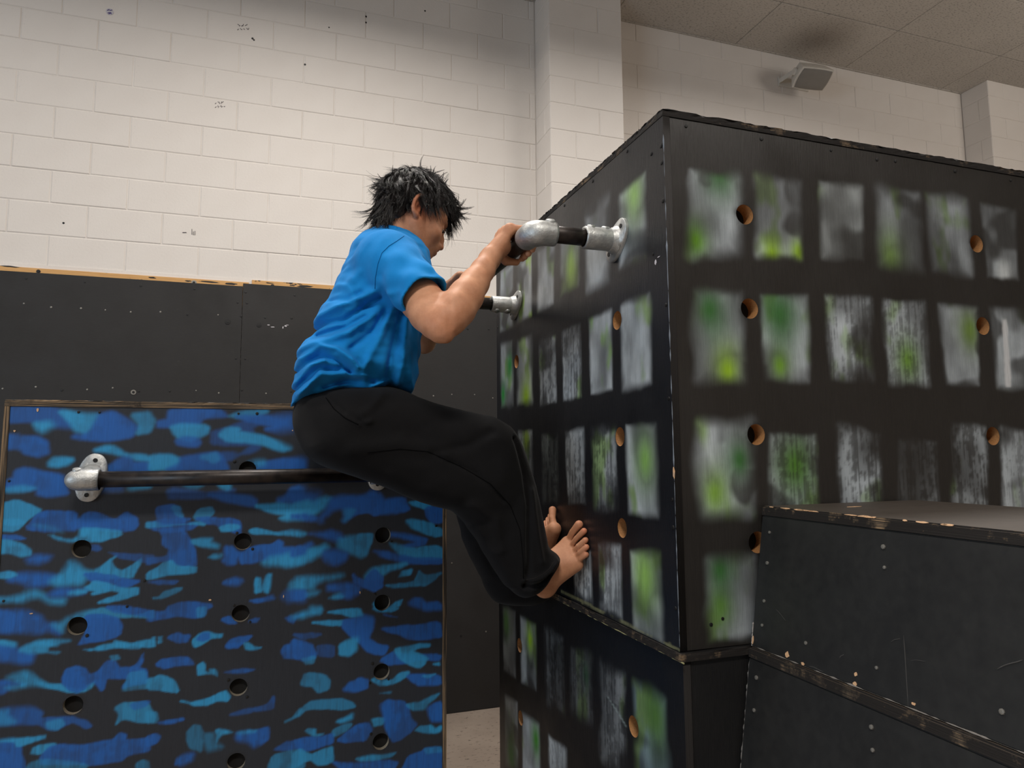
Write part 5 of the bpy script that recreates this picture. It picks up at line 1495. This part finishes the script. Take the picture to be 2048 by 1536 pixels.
# --- trousers
def build_trousers():
    S = Field((0.02, 1.60, 1.22), (0.80, 2.22, Z0+0.22), 0.0036)
    Pel = pxp([(598, 790), (586, 815), (584, 848), (593, 876), (607, 904), (628, 925), (665, 940), (720, 950), (780, 940), (815, 890), (826, 830), (812, 784), (760, 770), (690, 772), (640, 776)], MY)
    S.pillow(Pel, MY, 0.172, 0.115, 0.02, round_=2.2)
    ThR = pxp([(640, 800), (700, 782), (760, 775), (821, 792), (892, 810), (944, 824), (980, 834), (1008, 850), (1030, 876), (1040, 910), (1036, 960), (1000, 1010), (950, 1034), (909, 1023), (885, 1018), (839, 1003), (786, 982), (737, 965), (709, 953), (660, 932), (618, 890)], 1.79)
    ShkR = pxp([(960, 836), (1008, 850), (1030, 876), (1047, 911), (1065, 960), (1079, 1016), (1090, 1080), (1098, 1098), (1112, 1106), (1117, 1118), (1103, 1144), (1080, 1180), (1050, 1199), (1030, 1190), (997, 1143), (951, 1066), (920, 1034), (905, 990)], 1.80)
    frl = folds([([(1025, 878), (1044, 950), (1052, 1010), (1052, 1168)], -0.008, 0.007), ([(1060, 980), (1068, 1060), (1078, 1120)], 0.005, 0.009), ([(655, 790), (690, 830), (720, 850)], -0.005, 0.006), ([(690, 832), (715, 850), (735, 845)], 0.005, 0.007),
                 ([(860, 905), (930, 890), (975, 865)], -0.004, 0.012), ([(700, 900), (800, 890), (880, 905)], 0.005, 0.02), ([(870, 915), (940, 945), (1000, 1000)], -0.003, 0.006), ([(940, 1010), (985, 1040), (1000, 1100)], 0.005, 0.014), ([(760, 790), (740, 815), (720, 830)], 0.004, 0.012), ([(960, 1060), (1000, 1120), (1030, 1180)], 0.004, 0.012), ([(1050, 1161), (1078, 1153), (1098, 1140), (1112, 1120)], 0.006, 0.007), ([(1052, 1174), (1082, 1166), (1104, 1150)], -0.007, 0.006)], 1.74)
    def disp(X, Z): return frl(X, Z) + (vnoise(X, Z, 0.10, 0.08, 91, 3)-0.5)*0.010
    S.pillow(ThR, 1.795, 0.104, 0.095, 0.03, disp=disp, round_=2.2)
    S.pillow(ShkR, 1.812, 0.094, 0.075, 0.03, disp=disp, round_=2.3)
    ThL = pxp([(650, 810), (760, 785), (880, 812), (960, 838), (1000, 856), (1022, 890), (1020, 940), (960, 1000), (909, 1010), (839, 985), (740, 950), (660, 920)], 2.0)
    ShkL = pxp([(950, 850), (1000, 860), (1030, 900), (1050, 960), (1068, 1030), (1082, 1072), (1094, 1090), (1104, 1120), (1108, 1160), (1104, 1188), (1074, 1209), (1051, 1214), (1008, 1208), (985, 1202), (962, 1147), (944, 1115), (930, 1069), (918, 1034), (905, 980)], 2.02)
    S.pillow(ThL, 2.005, 0.098, 0.09, 0.03, disp=disp, round_=2.2)
    S.pillow(ShkL, 2.03, 0.088, 0.075, 0.03, disp=disp, round_=2.3)
    V, F = S.mesh(); V, F = largest(V, F); return relax(V, F, 2, 0.4), F
V, F = build_trousers()
trousers = mesh_np('trousers', V, F, M['trouser'], person, smooth=True)

# seams and stitched hems lying on the cloth
from mathutils.bvhtree import BVHTree
def on_cloth(tree, pts, lift=0.0003):
    out = []
    P = np.array(pts, float)
    for i in range(len(P)-1):
        for t in np.linspace(0, 1, 7)[:-1]:
            q = P[i]*(1-t)+P[i+1]*t; d = ray(*q); d = d/np.linalg.norm(d)
            h = tree.ray_cast(Vector((0, 0, Z0)), Vector(d))
            if h[0] is not None: out.append(np.array(h[0]) + np.array(h[1])*lift)
    return out
def seam(name, tree, pts, mat, par, w=0.0009):
    path = on_cloth(tree, pts)
    keep = [path[0]]
    for q in path[1:]:
        if 0.002 < np.linalg.norm(q-keep[-1]) < 0.05: keep.append(q)
    if len(keep) > 3:
        vs, fs = tube_geo(keep, w, 6); mesh_np(name, vs, fs, mat, par, smooth=True)
def tree_of(o): return BVHTree.FromPolygons([tuple(v.co) for v in o.data.vertices], [tuple(q.vertices) for q in o.data.polygons])
ts, tt_ = tree_of(shirt), tree_of(trousers)
M['shirtseam'] = m_plain('blue_seam', (8, 88, 146), 0.9, spec=0.1); M['trouserseam'] = m_plain('black_seam', (5, 5, 6), 0.9, spec=0.1); M['trouserstitch'] = m_plain('grey_stitching', (46, 42, 40), 0.9, spec=0.1)
seam('sleeve_seam', ts, [(808, 472), (794, 482), (778, 492), (764, 506), (756, 528), (751, 556), (750, 582)], M['shirtseam'], shirt)
seam('sleeve_hem_stitch', ts, [(879, 566), (862, 573), (838, 586), (816, 600), (803, 610)], M['shirtseam'], shirt, 0.0006)
seam('hem_stitch', ts, [(589, 806), (612, 797), (645, 789), (690, 784), (712, 793), (740, 788), (766, 778), (800, 784)], M['shirtseam'], shirt, 0.0006)
seam('side_seam', tt_, [(735, 905), (800, 898), (856, 903), (920, 932), (980, 967), (1020, 1010), (1040, 1060), (1046, 1120), (1047, 1165)], M['trouserseam'], trousers, 0.0009)
seam('pocket_seam', tt_, [(652, 796), (668, 818), (690, 836), (722, 852)], M['trouserseam'], trousers, 0.0012)
seam('hem_stitch', tt_, [(1052, 1160), (1070, 1156), (1088, 1147), (1100, 1136), (1108, 1122)], M['trouserstitch'], trousers, 0.0007)

# --- hair: a close cap with a few hundred tousled locks, each made of tapering strands
def build_hair():
    c0 = np.array((-0.006, 0.0, 0.052)); r0 = np.array((0.098, 0.081, 0.085))
    grav = np.array((-math.sin(pit), 0.0, -math.cos(pit)))      # straight down, in the head's own frame
    r = np.random.default_rng(5); parts = []
    def push(p, off=1.0):
        q = (p-c0)/r0; n = np.linalg.norm(q)
        return c0 + q/n*r0*off if n < off else p
    guides = []
    tries = 0
    while len(guides) < 560 and tries < 20000:
        tries += 1
        d = r.normal(size=3); d /= np.linalg.norm(d); p = c0+d*r0
        f_, s_, u_ = p
        if u_ < -0.075: continue
        if f_ > 0.050 and u_ < 0.062: continue
        if f_ > 0.012 and u_ < 0.038: continue
        if -0.035 < f_ <= 0.014 and u_ < 0.026: continue
        if f_ <= -0.035 and u_ < -0.055: continue
        guides.append(p)
    wh = np.array((-0.055, 0.01, 0.125))
    for _ in range(110):                                        # nape
        a, b_ = r.uniform(-1.25, 1.25), r.uniform(-0.9, 0.2)
        guides.append(np.array((-0.052 - 0.050*math.cos(a)*math.cos(b_), 0.062*math.sin(a), -0.012 + 0.060*math.sin(b_))))
    for p in guides:
        n = (p-c0)/r0**2; n /= np.linalg.norm(n)
        comb = p-wh; comb -= n*(comb@n); comb /= max(np.linalg.norm(comb), 1e-6)
        front = p[0] > 0.02 and p[2] > 0.05
        back = p[0] < -0.06
        top = p[2] > 0.105
        ln = (r.uniform(0.03, 0.05) if abs(p[1]) > 0.045 else r.uniform(0.05, 0.088)) if front else (r.uniform(0.055, 0.085) if back else r.uniform(0.045, 0.075))
        if top: ln = r.uniform(0.055, 0.085)
        m = 9; step = ln/(m-1)
        d = n*(r.uniform(0.6, 1.1) if front else (r.uniform(0.15, 0.4) if top else r.uniform(0.3, 0.75))) + comb*0.9 + r.normal(size=3)*0.28; d /= np.linalg.norm(d)
        swirl = r.normal(size=3)*0.16
        path = [p.copy()]
        for i in range(m-1):
            q = path[-1]; nn = (q-c0)/r0**2; nn /= np.linalg.norm(nn)
            d = d + grav*(0.30 if front else (0.34 if top else 0.24)) + (comb*0.2 if top else 0) + swirl*(0.4+i*0.12)
            if back and q[2] < 0.0: d = d - np.array((0.22, 0, 0))*(i/(m-1))
            d /= np.linalg.norm(d)
            q2 = push(q + d*step, 1.05+(0.025*i if front else 0.012*i)); path.append(q2)
        path = np.array(path)
        nst = 15
        for k in range(nst):
            o = r.normal(size=3); o -= n*(o@n); o = o/max(np.linalg.norm(o), 1e-6)*r.uniform(0, 0.0068)
            t = np.linspace(0, 1, m)[:, None]
            fl = r.normal(size=3)*0.006
            pp = path + o*(1-0.75*t) + fl*t**2 + n*0.004*math.sin(k)*t*(1-t)
            cut_ = r.integers(m-2, m+1); pp = pp[:cut_]
            rad = np.linspace(1, 0.12, len(pp))*r.uniform(0.0007, 0.0012)
            parts.append((pp, rad))
    # stray flicks around the fringe, crown and nape
    for _ in range(130):
        a = r.random()
        if a < 0.55: p = c0 + r0*np.array((0.86, r.uniform(-0.5, 0.4), r.uniform(0.1, 0.55))); d = np.array((0.7, r.normal()*0.3, r.uniform(-0.6, 0.1))); ln = r.uniform(0.04, 0.075)
        elif a < 0.8: p = c0 + r0*np.array((r.uniform(-0.4, 0.6), r.uniform(-0.4, 0.4), 0.95)); d = np.array((r.uniform(-0.6, 0.3), r.normal()*0.3, 0.55)); ln = r.uniform(0.025, 0.05)
        else: p = c0 + r0*np.array((-0.92, r.uniform(-0.6, 0.4), r.uniform(-0.6, 0.2))); d = np.array((-0.7, r.normal()*0.2, -0.5)); ln = r.uniform(0.03, 0.05)
        d /= np.linalg.norm(d); pp = [p]; cu = r.normal(size=3)*0.16 + np.array((0, 0, 0.07))
        for i in range(7): d = d+cu; d /= np.linalg.norm(d); pp.append(pp[-1]+d*ln/7)
        for q in range(5):
            o = r.normal(size=3)*0.0022
            parts.append((np.array(pp)+o*np.linspace(1, 0.3, 8)[:, None], np.linspace(1, 0.2, 8)*0.0008))
    VV, FF = [], []; base = 0
    for pp, rad in parts:
        m = len(pp); T_ = np.gradient(pp, axis=0); T_ /= np.linalg.norm(T_, axis=1)[:, None]
        A_ = np.cross(T_, (0.3, 0.5, 0.81)); A_ /= np.linalg.norm(A_, axis=1)[:, None]; B_ = np.cross(T_, A_)
        ring = np.stack([pp + rad[:, None]*(math.cos(q)*A_+math.sin(q)*B_) for q in (0, 2.094, 4.189)], 1).reshape(-1, 3)
        VV.append(ring)
        i = np.arange(m-1)[:, None]*3; j = np.arange(3)[None, :]; k = (j+1) % 3
        FF.append(np.stack([i+j, i+k, i+3+k, i+3+j], -1).reshape(-1, 4)+base); base += 3*m
    V = np.vstack(VV); V = HO + V@HR
    return V, np.vstack(FF)
V, F = build_hair()
hair = mesh_np('hair', V, F, M['hair'], person, smooth=True)
def build_cap():
    S = Field(HO-0.16, HO+0.2, 0.0035)
    S.ell(hp(-0.006, 0, 0.052), HR, (0.0985, 0.0815, 0.0855), 0.0)
    S.ell(hp(-0.052, 0, -0.012), HR, (0.050, 0.061, 0.062), 0.02)
    def face(X, Y, Z):
        px, py, pz = X-HO[0], Y-HO[1], Z-HO[2]
        f_ = px*HF[0]+py*HF[1]+pz*HF[2]; s_ = px*HS[0]+py*HS[1]+pz*HS[2]; u_ = px*HU[0]+py*HU[1]+pz*HU[2]
        line = np.where(f_ > 0.045, 0.062, np.where(f_ > 0.014, 0.036, np.where(f_ > -0.03, 0.024, -0.085)))
        return u_-line
    S.put(face, S.lo, S.lo+S.h*S.n, 0.004, 'cut')
    V, F = S.mesh(); V, F = largest(V, F); return relax(V, F, 1, 0.4), F
V, F = build_cap()
mesh_np('hair_cap', V, F, M['hair'], person, smooth=True)
# eyes and brows
for s_ in (-1, 1):
    bm = bmesh.new(); bmesh.ops.create_uvsphere(bm, u_segments=16, v_segments=10, radius=0.0118)
    bmesh.ops.translate(bm, verts=bm.verts, vec=tuple(hp(0.0795, s_*0.031, 0.006)))
    e = bm_obj('eye', bm, M['eyem'], person, True)
    vs, fs = tube_geo([hp(0.0905, s_*0.031, 0.001), hp(0.0918, s_*0.031, 0.0005)], [0.0052, 0.0045], 14); mesh_np('iris', vs, fs, M['darkscrew'], e)
    vs, fs = tube_geo([hp(0.0905, s_*0.020, 0.001), hp(0.0945, s_*0.031, 0.0025), hp(0.087, s_*0.044, 0.001)], [0.0007, 0.0014, 0.0008], 6); mesh_np('eyelashes', vs, fs, M['hair'], person)
    vs, fs = tube_geo([hp(0.0985, s_*0.012, 0.031), hp(0.094, s_*0.030, 0.037), hp(0.080, s_*0.048, 0.033)], [0.0022, 0.003, 0.0012], 8); mesh_np('eyebrow', vs, fs, M['hair'], person)
